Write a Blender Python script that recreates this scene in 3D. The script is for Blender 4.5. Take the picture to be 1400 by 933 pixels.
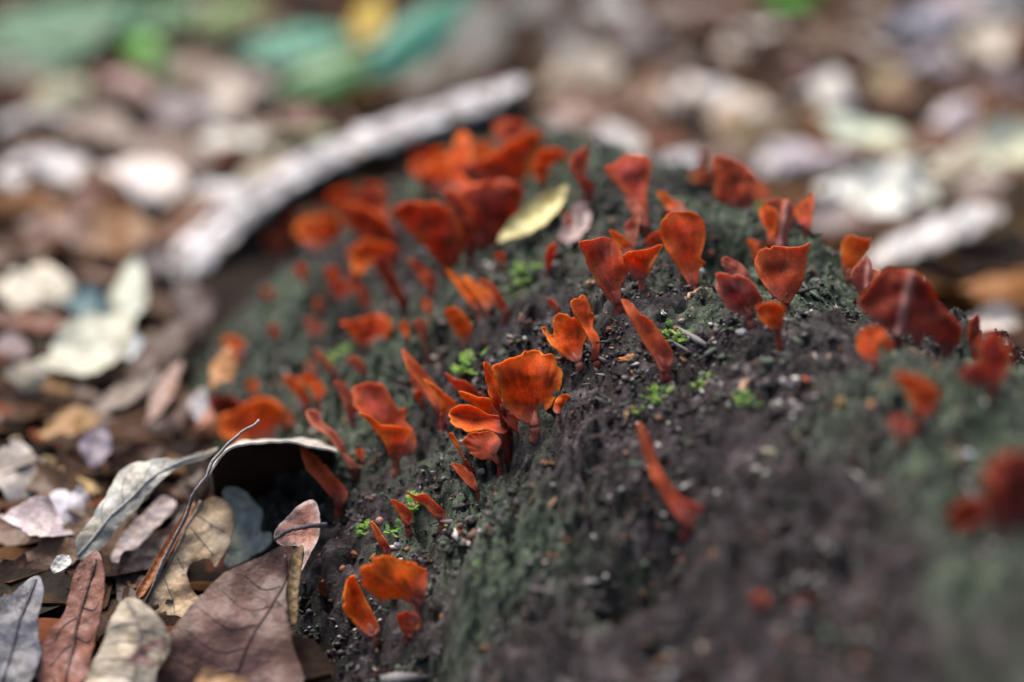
import bpy, math, random
import numpy as np
from mathutils import Vector
from mathutils.geometry import delaunay_2d_cdt

for _o in list(bpy.data.objects):
    bpy.data.objects.remove(_o)
scene = bpy.context.scene
COL = scene.collection
R = math.radians

# ------------------------------------------------------------------ camera
CAM_H, PITCH, FOC = 0.20, R(23.0), 0.35
cd = bpy.data.cameras.new('camera')
cd.sensor_width = 36.0
cd.lens = 50.0
cd.clip_start, cd.clip_end = 0.005, 200.0
cd.dof.use_dof = True
cd.dof.focus_distance = FOC
cd.dof.aperture_fstop = 3.3
cd.dof.aperture_blades = 0
cam = bpy.data.objects.new('camera', cd)
COL.objects.link(cam)
cam.location = (0, 0, CAM_H)
cam.rotation_euler = (math.pi / 2 - PITCH, 0, 0)
scene.camera = cam

# ------------------------------------------------------------------ light
SUN_EL, SUN_AZ = R(62), R(-35)          # azimuth clockwise from +Y (away from the camera)
w = bpy.data.worlds.new('World')
scene.world = w
w.use_nodes = True
wn = w.node_tree
sky = wn.nodes.new('ShaderNodeTexSky')
sky.sky_type = 'NISHITA'
sky.sun_disc = False
sky.sun_elevation = SUN_EL
sky.sun_rotation = SUN_AZ
sky.dust_density = 4.0
sky.air_density = 1.0
sky.ozone_density = 1.0
wn.links.new(sky.outputs[0], wn.nodes['Background'].inputs[0])
wn.nodes['Background'].inputs[1].default_value = 0.05
sd = bpy.data.lights.new('sun', 'SUN')
sd.energy = 1.5
sd.angle = R(35)
sd.color = (1.0, 0.965, 0.92)
sun = bpy.data.objects.new('sun', sd)
COL.objects.link(sun)
_d = Vector((math.sin(SUN_AZ) * math.cos(SUN_EL), math.cos(SUN_AZ) * math.cos(SUN_EL), math.sin(SUN_EL)))
sun.rotation_euler = _d.to_track_quat('Z', 'Y').to_euler()
sun.location = _d * 3

scene.view_settings.view_transform = 'Standard'
scene.view_settings.look = 'None'
scene.view_settings.gamma = 1.0
scene.view_settings.exposure = 1.9
scene.view_settings.use_curve_mapping = False
scene.render.engine = 'CYCLES'
scene.cycles.use_denoising = True
scene.cycles.max_bounces = 8
scene.cycles.transparent_max_bounces = 8
scene.cycles.sample_clamp_indirect = 6.0

# ------------------------------------------------------------------ maths
F = np.array([0, math.cos(PITCH), -math.sin(PITCH)])
U = np.array([0, math.sin(PITCH), math.cos(PITCH)])
RT = np.array([1.0, 0, 0])
C0 = np.array([0, 0, CAM_H])
PX = 1400 / 36.0 * 50.0                 # pixels per unit of tangent


def ray(p):
    p = np.atleast_2d(np.asarray(p, float))
    return F + ((p[:, 0:1] - 700) / PX) * RT - ((p[:, 1:2] - 466.5) / PX) * U


def at_depth(p, d):
    d = np.asarray(d, float)
    return C0 + ray(p) * (d[..., None] if d.ndim else d)


_g = np.random.RandomState(7)
_perm = _g.permutation(256)
_perm = np.concatenate([_perm, _perm, _perm])
_ang = _g.rand(256) * 2 * math.pi
_gx, _gy = np.cos(_ang), np.sin(_ang)


def noise(x, y):
    xi, yi = np.floor(x).astype(int), np.floor(y).astype(int)
    xf, yf = x - xi, y - yi
    xi &= 255
    yi &= 255
    u = xf * xf * xf * (xf * (xf * 6 - 15) + 10)
    v = yf * yf * yf * (yf * (yf * 6 - 15) + 10)

    def g(ix, iy, dx, dy):
        h = _perm[_perm[ix] + iy]
        return _gx[h] * dx + _gy[h] * dy
    a = g(xi, yi, xf, yf)
    b = g(xi + 1, yi, xf - 1, yf)
    c = g(xi, yi + 1, xf, yf - 1)
    d = g(xi + 1, yi + 1, xf - 1, yf - 1)
    return (a + u * (b - a) + v * ((c + u * (d - c)) - (a + u * (b - a)))) * 1.5


AX = np.array([-math.sin(R(22)), math.cos(R(22))])     # log axis on the ground
SX = np.array([math.cos(R(22)), math.sin(R(22))])
_ps = np.array([-.1, .03, .06, .076, .106, .129, .16, .182, .21, .235, .27, .31, .34, .5])
_pz = np.array([-.12, -.035, -.004, .010, .034, .051, .0705, .0745, .0695, .058, .034, -.004, -.04, -.14])
_ts = np.linspace(-.1, .5, 1201)
_tz = np.interp(_ts, _ps, _pz)
_k = np.exp(-0.5 * (np.arange(-40, 41) / 11.0) ** 2)
_tz = np.convolve(np.pad(_tz, 40, mode='edge'), _k / _k.sum(), 'valid')
BUMPS = []


def ground_h(x, y):
    return 0.006 * noise(x * 9 + 3, y * 9) + 0.0025 * noise(x * 31, y * 31 + 5) - 0.002


def sl(x, y):
    return x * SX[0] + y * SX[1], x * AX[0] + y * AX[1]


def log_h(x, y, fine=True):
    s, l = sl(x, y)
    sw = s + 0.007 * noise(l * 14 + 2, s * 4) + .003 * noise(l * 40, s * 20)
    z = np.interp(sw, _ts, _tz)
    e = np.clip((l - .42) / .10, 0, 2.5)
    z = z - 0.036 * e * e
    z = z + 0.006 * noise(s * 24 + 9, l * 20) + 0.0028 * noise(s * 62, l * 55 + 4)
    for (bx, by, r, h) in BUMPS:
        z = z + h * np.exp(-((x - bx) ** 2 + (y - by) ** 2) / (r * r))
    if fine:
        m = np.clip(0.75 + 1.0 * noise(s * 30 + 40, l * 26), .3, 1.5)
        z = z + .0030 * np.clip(moss_mask(x, y) - .35, 0, .6) * np.clip(noise(s * 95 + 4, l * 90) * 1.6 + .5, 0, 1.4)
        z = z + m * (0.0027 * noise(s * 170, l * 150) - 0.0022 * np.abs(noise(s * 120 + 7, l * 110)))
        z = z + m * (0.0020 * np.abs(noise(s * 330, l * 310 + 3)) + 0.0012 * noise(s * 620 + 1, l * 600) + .0005 * noise(s * 1100, l * 1080 + 8))
        cr = np.abs(noise(s * 42 + .35 * np.sin(l * 60), l * 11 + 30))
        gate = np.clip(noise(s * 16 + 70, l * 14) + .25, 0, 1)
        z = z - .0075 * gate * np.exp(-(cr / .075) ** 2) - .0022 * np.exp(-(np.abs(noise(s * 130, l * 34 + 9)) / .10) ** 2) * m
        pit = np.clip(noise(s * 210 + 20, l * 190 + 11) - .24, 0, 1)
        z = z - .008 * pit
    return z


def moss_mask(x, y):
    s, l = sl(x, y)
    v = .46 + .55 * noise(s * 22 + 5, l * 18 + 1) + .26 * noise(s * 75, l * 70)
    v += .22 * np.exp(-((s - .2) / .035) ** 2)            # crest keeps more moss
    v -= .45 * np.exp(-((s - .135) / .024) ** 2) * np.exp(-((l - .22) / .12) ** 2)
    v += .12 * np.clip((.22 - l) / .06, 0, 1) * np.exp(-((s - .20) / .05) ** 2)
    v += .25 * np.clip((l - .36) / .1, 0, 1)
    v += .20 * np.exp(-((s - .09) / .02) ** 2) * np.clip((l - .268) / .02, -1.9, 1)
    return np.clip(v, 0, 1)


def top_h(x, y, fine=True):
    return np.maximum(log_h(x, y, fine), ground_h(x, y))


def hit(p, fine=True, fn=None):
    fn = fn or top_h
    r = ray(p)[0]
    d = np.arange(0.12, 2.6, 0.0004)
    pts = C0 + d[:, None] * r
    below = pts[:, 2] < fn(pts[:, 0], pts[:, 1], fine)
    i = int(np.argmax(below)) if below.any() else len(d) - 1
    return pts[i], float(d[i])


_b = []
for (px, py, rr, hh) in [(1000, 285, .016, .008), (1075, 330, .014, .006), (985, 342, .008, -.020), (945, 262, .012, .004), (1120, 350, .010, .004),
                         (752, 592, .007, -.009), (715, 605, .005, -.003), (885, 775, .009, -.020), (580, 890, .011, -.022), (560, 840, .008, -.004),
                         (700, 700, .016, .003), (640, 790, .014, .004), (800, 480, .012, .002), (960, 620, .02, .003), (430, 900, .014, -.006), (905, 600, .006, -.003)]:
    P, _ = hit((px, py), False)
    _b.append((P[0], P[1], rr, hh))
BUMPS += _b


# ------------------------------------------------------------------ object helpers
def lin(c):
    c = np.asarray(c, float) / 255.0
    return np.where(c <= .04045, c / 12.92, ((c + .055) / 1.055) ** 2.4)


def tag(o, label=None, cat=None, group=None, kind=None):
    for k, v in (('label', label), ('category', cat), ('group', group), ('kind', kind)):
        if v:
            o[k] = v
    return o


def empty(name, loc, label, cat, group=None):
    o = bpy.data.objects.new(name, None)
    o.empty_display_size = .005
    COL.objects.link(o)
    o.location = loc
    return tag(o, label, cat, group)


def mesh(name, v, f, mat, parent=None, col=None, origin=(0, 0, 0), smooth=True):
    me = bpy.data.meshes.new(name)
    v = np.asarray(v, float) - np.asarray(origin, float)
    if isinstance(f, np.ndarray):
        n, k = f.shape
        me.vertices.add(len(v))
        me.vertices.foreach_set('co', v.astype(np.float32).ravel())
        me.loops.add(n * k)
        me.loops.foreach_set('vertex_index', f.astype(np.int32).ravel())
        me.polygons.add(n)
        me.polygons.foreach_set('loop_start', np.arange(0, n * k, k, dtype=np.int32))
        me.update(calc_edges=True)
    else:
        me.from_pydata(v.tolist(), [], [list(map(int, q)) for q in f])
    if smooth:
        me.polygons.foreach_set('use_smooth', np.ones(len(me.polygons), dtype=bool))
    if col is not None:
        a = me.color_attributes.new('Col', 'FLOAT_COLOR', 'POINT')
        col = np.clip(np.asarray(col, float), 0, 1)
        a.data.foreach_set('color', np.c_[col, np.ones(len(col))].astype(np.float32).ravel())
    me.materials.append(mat)
    o = bpy.data.objects.new(name, me)
    COL.objects.link(o)
    if parent is not None:
        o.parent = parent
    else:
        o.location = origin
    return o


def catmull(pts, n_per=5, closed=True):
    p = np.asarray(pts, float)
    N = len(p)
    out = []
    for i in range(N if closed else N - 1):
        if closed:
            a, b, c, d = p[i - 1], p[i], p[(i + 1) % N], p[(i + 2) % N]
        else:
            a, b, c, d = p[max(i - 1, 0)], p[i], p[i + 1], p[min(i + 2, N - 1)]
        for k in range(n_per):
            t = k / n_per
            out.append(0.5 * ((2 * b) + (-a + c) * t + (2 * a - 5 * b + 4 * c - d) * t * t + (-a + 3 * b - 3 * c + d) * t ** 3))
    if not closed:
        out.append(p[-1])
    return np.array(out)


def resample(p, n):
    q = np.vstack([p, p[:1]])
    L = np.r_[0, np.cumsum(np.linalg.norm(np.diff(q, axis=0), axis=1))]
    t = np.linspace(0, L[-1], n, endpoint=False)
    return np.c_[np.interp(t, L, q[:, 0]), np.interp(t, L, q[:, 1])]


def inside(pt, poly):
    x, y = pt[:, 0], pt[:, 1]
    r = np.zeros(len(pt), bool)
    a = poly
    b = np.roll(poly, -1, axis=0)
    for (x0, y0), (x1, y1) in zip(a, b):
        c = (y0 > y) != (y1 > y)
        with np.errstate(divide='ignore', invalid='ignore'):
            r ^= c & (x < (x1 - x0) * (y - y0) / (y1 - y0) + x0)
    return r


def seg_dist(pt, poly):
    a = poly
    b = np.roll(poly, -1, axis=0)
    best = np.full(len(pt), 1e9)
    for p0, p1 in zip(a, b):
        e = p1 - p0
        t = np.clip(((pt - p0) @ e) / max(e @ e, 1e-9), 0, 1)
        best = np.minimum(best, np.linalg.norm(pt - (p0 + t[:, None] * e), axis=1))
    return best


def flat_mesh(outline, n_edge, n_in, seed):
    """triangulated 2-D sheet: points, triangles, distance from the margin"""
    rs = np.random.RandomState(seed)
    o = resample(outline, n_edge)
    lo, hi = o.min(0), o.max(0)
    area = 0.5 * abs(np.sum(o[:, 0] * np.roll(o[:, 1], -1) - o[:, 1] * np.roll(o[:, 0], -1)))
    step = math.sqrt(max(area, 1) / n_in)
    gx, gy = np.meshgrid(np.arange(lo[0], hi[0] + step, step), np.arange(lo[1], hi[1] + step, step * .87))
    gx = gx + (np.arange(gx.shape[0]) % 2)[:, None] * step * .5
    g = np.c_[gx.ravel(), gy.ravel()] + rs.uniform(-.12, .12, (gx.size, 2)) * step
    g = g[inside(g, o)]
    if len(g):
        g = g[seg_dist(g, o) > step * .42]
    pts = np.vstack([o, g]) if len(g) else o
    n = len(o)
    res = delaunay_2d_cdt([Vector(q) for q in pts], [(i, (i + 1) % n) for i in range(n)], [list(range(n))], 1, 1e-6)
    v = np.array([tuple(q) for q in res[0]])
    f = np.array([list(t) for t in res[2] if len(t) == 3], int)
    return v, f, seg_dist(v, o)


def thicken(P, f, tk, flip_to=None, crisp=False):
    """give a 3-D sheet a front, a back and a rim; returns verts, faces, and the index of the source point"""
    n = np.cross(P[f[:, 1]] - P[f[:, 0]], P[f[:, 2]] - P[f[:, 0]])
    N = np.zeros_like(P)
    for k in range(3):
        np.add.at(N, f[:, k], n)
    N /= np.maximum(np.linalg.norm(N, axis=1), 1e-15)[:, None]
    if flip_to is not None and (N.mean(0) @ flip_to) < 0:
        N = -N
        f = f[:, ::-1]
    tk = np.asarray(tk)[:, None] if np.ndim(tk) else tk
    m = len(P)
    V = np.vstack([P + N * tk, P - N * tk])
    e = np.vstack([f[:, [0, 1]], f[:, [1, 2]], f[:, [2, 0]]])
    cnt = {}
    for a, b in e:
        cnt[(min(a, b), max(a, b))] = cnt.get((min(a, b), max(a, b)), 0) + 1
    rim = [(a, b) for a, b in e if cnt[(min(a, b), max(a, b))] == 1]
    faces = [tuple(t) for t in f] + [(a + m, c + m, b + m) for a, b, c in f]
    if crisp:                                  # the cut edge keeps its own normals
        ids = sorted({i for e2 in rim for i in e2})
        k0 = len(V)
        mp_ = {i: k0 + j for j, i in enumerate(ids)}
        V = np.vstack([V, V[ids], V[[i + m for i in ids]]])
        q = len(ids)
        faces += [(mp_[b], mp_[a], mp_[a] + q, mp_[b] + q) for a, b in rim]
        return V, faces, np.r_[np.arange(m), np.arange(m), ids, ids], N
    faces += [(b, a, a + m, b + m) for a, b in rim]
    return V, faces, np.r_[np.arange(m), np.arange(m)], N


def tube(path, rad, k=7, squash=None):
    p = np.asarray(path, float)
    n = len(p)
    rad = np.broadcast_to(rad, (n,))
    T = np.gradient(p, axis=0)
    T /= np.maximum(np.linalg.norm(T, axis=1), 1e-12)[:, None]
    ref = np.array([0.31, 0.2, .93])
    V = []
    for i in range(n):
        a = np.cross(T[i], ref)
        a /= max(np.linalg.norm(a), 1e-9)
        b = np.cross(T[i], a)
        for j in range(k):
            t = 2 * math.pi * j / k
            V.append(p[i] + rad[i] * (a * math.cos(t) + b * math.sin(t)))
    V += [p[0], p[-1]]
    fc = []
    for i in range(n - 1):
        for j in range(k):
            a, b = i * k + j, i * k + (j + 1) % k
            fc.append((a, b, b + k, a + k))
    for j in range(k):
        fc.append((n * k, (j + 1) % k, j))
        fc.append((n * k + 1, (n - 1) * k + j, (n - 1) * k + (j + 1) % k))
    return np.array(V), fc


# ------------------------------------------------------------------ materials
def new_mat(name):
    m = bpy.data.materials.new(name)
    m.use_nodes = True
    nt = m.node_tree
    return m, nt, nt.nodes['Principled BSDF'], nt.nodes['Material Output']


def N_(nt, t, **kw):
    n = nt.nodes.new(t)
    for k, v in kw.items():
        setattr(n, k, v)
    return n


def noise_node(nt, scale, detail=3, rough=.55, coord='Object'):
    tc = N_(nt, 'ShaderNodeTexCoord')
    n = N_(nt, 'ShaderNodeTexNoise')
    n.inputs['Scale'].default_value = scale
    n.inputs['Detail'].default_value = detail
    n.inputs['Roughness'].default_value = rough
    nt.links.new(tc.outputs[coord], n.inputs['Vector'])
    return n


def ramp(nt, src, stops):
    r = N_(nt, 'ShaderNodeValToRGB')
    el = r.color_ramp.elements
    while len(el) < len(stops):
        el.new(.5)
    for e, (p, c) in zip(el, stops):
        e.position = p
        e.color = (*c, 1)
    nt.links.new(src, r.inputs[0])
    return r


def mul(nt, a, b, fac=1.0, mode='MULTIPLY'):
    m = N_(nt, 'ShaderNodeMix', data_type='RGBA', blend_type=mode)
    m.inputs['Factor'].default_value = fac
    nt.links.new(a, m.inputs[6])
    nt.links.new(b, m.inputs[7])
    return m.outputs[2]


def bump(nt, src, bsdf, dist, strength=1.0):
    b = N_(nt, 'ShaderNodeBump')
    b.inputs['Distance'].default_value = dist
    b.inputs['Strength'].default_value = strength
    nt.links.new(src, b.inputs['Height'])
    nt.links.new(b.outputs[0], bsdf.inputs['Normal'])


def vcol_mat(name, rough, blot=(60, .55, 1.25), fine=(500, .8, 1.15), bump_s=(900, .0002), translucent=0.0, spec=.4, sss=0.0, speck=0.0):
    m, nt, b, out = new_mat(name)
    at = N_(nt, 'ShaderNodeAttribute', attribute_name='Col')
    n1 = noise_node(nt, blot[0], 4)
    r1 = ramp(nt, n1.outputs[0], [(.3, (blot[1],) * 3), (.7, (blot[2],) * 3)])
    n2 = noise_node(nt, fine[0], 3)
    r2 = ramp(nt, n2.outputs[0], [(.3, (fine[1],) * 3), (.7, (fine[2],) * 3)])
    c = mul(nt, mul(nt, at.outputs['Color'], r1.outputs[0]), r2.outputs[0])
    if speck:
        n5 = noise_node(nt, speck, 5, .65)
        r5 = ramp(nt, n5.outputs[0], [(.30, (.18, .13, .10)), (.40, (1, 1, 1))])
        c = mul(nt, c, r5.outputs[0])
        v6 = N_(nt, 'ShaderNodeTexVoronoi', feature='DISTANCE_TO_EDGE')
        v6.inputs['Scale'].default_value = speck * 2.2
        tc6 = N_(nt, 'ShaderNodeTexCoord')
        nt.links.new(tc6.outputs['Object'], v6.inputs['Vector'])
        r6 = ramp(nt, v6.outputs[0], [(.0, (.80, .77, .74)), (.09, (1, 1, 1))])
        c = mul(nt, c, r6.outputs[0])
    nt.links.new(c, b.inputs['Base Color'])
    b.inputs['Roughness'].default_value = rough
    b.inputs['Specular IOR Level'].default_value = spec
    n3 = noise_node(nt, bump_s[0], 4)
    bump(nt, n3.outputs[0], b, bump_s[1])
    if sss:
        b.inputs['Subsurface Weight'].default_value = sss
        b.inputs['Subsurface Radius'].default_value = (1.0, .28, .1)
        b.inputs['Subsurface Scale'].default_value = .0016
    if translucent:
        t = N_(nt, 'ShaderNodeBsdfTranslucent')
        nt.links.new(c, t.inputs[0])
        mx = N_(nt, 'ShaderNodeMixShader')
        mx.inputs[0].default_value = translucent
        nt.links.new(b.outputs[0], mx.inputs[1])
        nt.links.new(t.outputs[0], mx.inputs[2])
        nt.links.new(mx.outputs[0], out.inputs[0])
    return m


M_CAP = vcol_mat('mushroom_flesh', .48, blot=(260, .68, 1.2), fine=(1500, .8, 1.15), bump_s=(2200, .00012), spec=.15, sss=.35, translucent=.3)
M_LEAF = vcol_mat('dry_leaf', .5, blot=(70, .8, 1.14), fine=(420, .8, 1.14), bump_s=(240, .0009), translucent=.10, spec=.3, speck=170)
M_FILL = vcol_mat('broken_leaf', .7, blot=(70, .6, 1.2), fine=(420, .75, 1.15), bump_s=(240, .0009), translucent=.08, spec=.06)
M_GREEN = vcol_mat('living_leaf', .42, blot=(60, .8, 1.15), fine=(300, .9, 1.1), bump_s=(300, .0003), translucent=.3, spec=.25)
M_MOSS = vcol_mat('moss_frond_skin', .5, blot=(300, .75, 1.2), fine=(1500, .85, 1.1), bump_s=(2000, .0001), translucent=.35, spec=.1)
M_WOOD = vcol_mat('dead_wood', .6, blot=(45, .45, 1.25), fine=(200, .6, 1.25), bump_s=(220, .002), spec=.2)
M_BIT = vcol_mat('small_debris', .6, blot=(300, .7, 1.2), fine=(1500, .8, 1.15), bump_s=(1800, .00015), spec=.15)


def soil_mat():
    m, nt, b, out = new_mat('forest_soil')
    n1 = noise_node(nt, 16, 6, .6)
    r1 = ramp(nt, n1.outputs[0], [(.3, (.006, .0045, .0035)), (.5, (.017, .012, .009)), (.72, (.04, .028, .02))])
    nt.links.new(r1.outputs[0], b.inputs['Base Color'])
    b.inputs['Roughness'].default_value = .9
    b.inputs['Specular IOR Level'].default_value = .05
    n2 = noise_node(nt, 160, 5, .6)
    bump(nt, n2.outputs[0], b, .003)
    return m


def log_mat():
    m, nt, b, out = new_mat('rotting_log')
    n1 = noise_node(nt, 160, 7, .7)
    soil = ramp(nt, n1.outputs[0], [(.34, (.006, .0045, .005)), (.47, (.032, .023, .024)), (.58, (.080, .060, .063)), (.71, (.28, .235, .24))])
    n2 = noise_node(nt, 260, 6, .75)
    moss = ramp(nt, n2.outputs[0], [(.33, (.010, .015, .010)), (.46, (.068, .088, .058)), (.57, (.15, .185, .125)), (.72, (.34, .38, .28))])
    n3 = noise_node(nt, 70, 7, .72)
    at = N_(nt, 'ShaderNodeAttribute', attribute_name='Col')
    sep = N_(nt, 'ShaderNodeSeparateColor')
    nt.links.new(at.outputs['Color'], sep.inputs[0])
    ad = N_(nt, 'ShaderNodeMath', operation='ADD')
    nt.links.new(n3.outputs[0], ad.inputs[0])
    nt.links.new(sep.outputs[0], ad.inputs[1])
    mk = N_(nt, 'ShaderNodeMapRange')
    mk.inputs[1].default_value, mk.inputs[2].default_value = .80, 1.22
    nt.links.new(ad.outputs[0], mk.inputs[0])
    mx = N_(nt, 'ShaderNodeMix', data_type='RGBA')
    nt.links.new(mk.outputs[0], mx.inputs[0])
    nt.links.new(soil.outputs[0], mx.inputs[6])
    nt.links.new(moss.outputs[0], mx.inputs[7])
    nt.links.new(mx.outputs[2], b.inputs['Base Color'])
    rg = N_(nt, 'ShaderNodeMapRange')
    rg.inputs[3].default_value, rg.inputs[4].default_value = .42, .8
    nt.links.new(mk.outputs[0], rg.inputs[0])
    nt.links.new(rg.outputs[0], b.inputs['Roughness'])
    b.inputs['Specular IOR Level'].default_value = .22
    n4 = noise_node(nt, 1100, 6, .75)
    bump(nt, n4.outputs[0], b, .0016)
    return m


M_SOIL, M_LOG = soil_mat(), log_mat()

# ------------------------------------------------------------------ ground
xs = np.unique(np.r_[-40, -20, -10, -6, np.arange(-4, -1.2, .2), np.arange(-1.2, 1.2, .02), np.arange(1.2, 4.1, .2), 6, 10, 20, 40])
ys = np.unique(np.r_[-40, -20, -10, -6, -4, np.arange(-3, -.2, .2), np.arange(-.2, 2.0, .02), np.arange(2.0, 5, .2), 7, 10, 20, 40, 60])
gx, gy = np.meshgrid(xs, ys)
gz = ground_h(gx, gy)
nx, ny = len(xs), len(ys)
idx = np.arange(nx * ny).reshape(ny, nx)
gf = np.stack([idx[:-1, :-1], idx[:-1, 1:], idx[1:, 1:], idx[1:, :-1]], -1).reshape(-1, 4)
g_o = mesh('ground', np.c_[gx.ravel(), gy.ravel(), gz.ravel()], gf, M_SOIL)
tag(g_o, 'dark brown forest soil under the leaf litter', None, kind='structure')

# ------------------------------------------------------------------ log
ls = np.unique(np.round(np.r_[np.arange(-.35, .12, .004), np.arange(.12, .24, .0014), np.arange(.24, .43, .00048), np.arange(.43, .74, .0014)], 5))
ss = np.unique(np.round(np.r_[np.arange(.035, .05, .002), np.arange(.05, .245, .0005), np.arange(.245, .345, .002)], 5))
S, L = np.meshgrid(ss, ls)
LX, LY = S * SX[0] + L * AX[0], S * SX[1] + L * AX[1]
LZ = log_h(LX.ravel(), LY.ravel()).reshape(S.shape)


mm = moss_mask(LX.ravel(), LY.ravel())
ny, nx = S.shape
idx = np.arange(nx * ny).reshape(ny, nx)
lf = np.stack([idx[:-1, :-1], idx[:-1, 1:], idx[1:, 1:], idx[1:, :-1]], -1).reshape(-1, 4)
LOG0 = np.array([.07, .17, 0.0])
log_e = empty('fallen_log', LOG0, 'dark rotting log with grey-green moss film carrying the orange mushrooms', 'log')
mesh('log_surface', np.c_[LX.ravel(), LY.ravel(), LZ.ravel()], lf, M_LOG, log_e, np.c_[mm, mm, mm], LOG0)

rs = np.random.RandomState(11)


def scatter_on_log(n, lr, sr):
    s, l = rs.uniform(*sr, n), rs.uniform(*lr, n)
    x, y = s * SX[0] + l * AX[0], s * SX[1] + l * AX[1]
    return x, y, log_h(x, y)


# crumbs of rotten wood
n = 42000
x, y, z = scatter_on_log(n, (.17, .50), (.06, .24))
sz = np.clip(np.exp(rs.normal(-7.75, .5, n)), .00014, .0015) * np.clip(.8 + 1.1 * noise(x * 60, y * 60), .25, 1.5)
octv = np.array([[1, 0, 0], [-1, 0, 0], [0, 1, 0], [0, -1, 0], [0, 0, 1], [0, 0, -1]], float)
octf = np.array([[0, 2, 4], [2, 1, 4], [1, 3, 4], [3, 0, 4], [2, 0, 5], [1, 2, 5], [3, 1, 5], [0, 3, 5]])
th = rs.uniform(0, 6.28, n)
V = octv[None] * rs.uniform(.45, 1.3, (n, 6, 1)) * sz[:, None, None] * np.stack([np.where(rs.rand(n) < .12, rs.uniform(2.5, 5, n), rs.uniform(.6, 1.9, n)), np.ones(n), rs.uniform(.5, 1, n)], -1)[:, None, :]
V[:, :, 2] += V[:, :, 0] * rs.uniform(-.7, .7, (n, 1))
ca, sa = np.cos(th)[:, None], np.sin(th)[:, None]
V = np.stack([V[:, :, 0] * ca - V[:, :, 1] * sa, V[:, :, 0] * sa + V[:, :, 1] * ca, V[:, :, 2]], -1)
V += np.stack([x, y, z + sz * .35], -1)[:, None, :]
pal = np.array([[.008, .006, .006], [.05, .04, .04], [.13, .11, .11], [.08, .10, .07], [.24, .22, .21], [.15, .075, .045], [.5, .46, .42]])
ci = rs.choice(7, n, p=[.27, .24, .17, .15, .07, .07, .03])
cc = pal[ci] * rs.uniform(.7, 1.3, (n, 1))
o = mesh('wood_crumbs', V.reshape(-1, 3), (octf[None] + (np.arange(n) * 6)[:, None, None]).reshape(-1, 3), M_BIT, log_e, np.repeat(cc, 6, 0), LOG0, smooth=False)
tag(o, kind='stuff')

# flat flakes of bark and leaf
n = 700
x, y, z = scatter_on_log(n, (.15, .50), (.06, .24))
sz = np.clip(np.exp(rs.normal(-7.0, .4, n)), .0004, .0022)
K = 6
an = np.linspace(0, 2 * math.pi, K, endpoint=False)[None] + rs.uniform(-.3, .3, (n, K))
rd = sz[:, None] * rs.uniform(.5, 1.2, (n, K))
asp = rs.uniform(.25, .8, n)[:, None]
th = rs.uniform(0, 6.28, n)[:, None]
fx, fy = rd * np.cos(an), rd * np.sin(an) * asp
fx, fy = fx * np.cos(th) - fy * np.sin(th), fx * np.sin(th) + fy * np.cos(th)
fz = fx * rs.normal(0, .45, (n, 1)) + fy * rs.normal(0, .45, (n, 1)) + sz[:, None] * .35
P = np.stack([x[:, None] + fx, y[:, None] + fy, z[:, None] + fz], -1)
V = np.concatenate([P, P - np.array([0, 0, .00015])], 1)
ff = [list(range(K)), list(range(2 * K - 1, K - 1, -1))]
ff = np.array([[0, 1, 2], [0, 2, 3], [0, 3, 4], [0, 4, 5], [6, 8, 7], [6, 9, 8], [6, 10, 9], [6, 11, 10]] + [[j, j + K, (j + 1) % K] for j in range(K)] + [[j + K, (j + 1) % K + K, (j + 1) % K] for j in range(K)])
pf = np.array([[.16, .075, .04], [.10, .055, .035], [.22, .13, .08], [.32, .24, .17], [.06, .04, .034], [.28, .10, .05]])
fcol = pf[rs.choice(6, n, p=[.26, .24, .16, .08, .2, .06])] * rs.uniform(.7, 1.2, (n, 1))
o = mesh('bark_flakes', V.reshape(-1, 3), (ff[None] + (np.arange(n) * 12)[:, None, None]).reshape(-1, 3), M_BIT, log_e, np.repeat(fcol, 12, 0), LOG0, smooth=False)
tag(o, kind='stuff')

# short moss fuzz
n = 120000
x, y, z = scatter_on_log(n, (.16, .56), (.055, .245))
mk = moss_mask(x, y) + .35 * noise(*[q * 160 for q in sl(x, y)])
k = mk > .62
x, y, z = x[k], y[k], z[k]
n = len(x)
hgt = rs.uniform(.0004, .0009, n) * np.clip(.6 + 1.3 * (mk[k] - .62), .5, 1.7)
wd = rs.uniform(.00012, .00026, n)
th = rs.uniform(0, 6.28, n)
lean = rs.normal(0, .55, (n, 2)) * hgt[:, None]
B = np.stack([x, y, z - .0001], -1)
D = np.stack([np.cos(th), np.sin(th), np.zeros(n)], -1) * wd[:, None]
T = B + np.c_[lean, hgt]
MID = B * .5 + T * .5 + np.stack([-np.sin(th), np.cos(th), np.zeros(n)], -1) * wd[:, None] * .8
V = np.stack([B - D, B + D, MID, T], 1)
f = np.array([[0, 1, 3], [1, 2, 3]])
gcol = np.array([[.06, .09, .045], [.12, .17, .085], [.20, .25, .14], [.18, .20, .15]])[rs.randint(0, 4, n)] * rs.uniform(.7, 1.25, (n, 1))
o = mesh('moss_fuzz', V.reshape(-1, 3), (f[None] + (np.arange(n) * 4)[:, None, None]).reshape(-1, 3), M_MOSS, log_e, np.repeat(gcol, 4, 0), LOG0)
tag(o, kind='stuff')

# ------------------------------------------------------------------ leaf litter
UP = np.array([0, 0, 1.0])
TOC = np.array([0, -1.0, 0])


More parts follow.
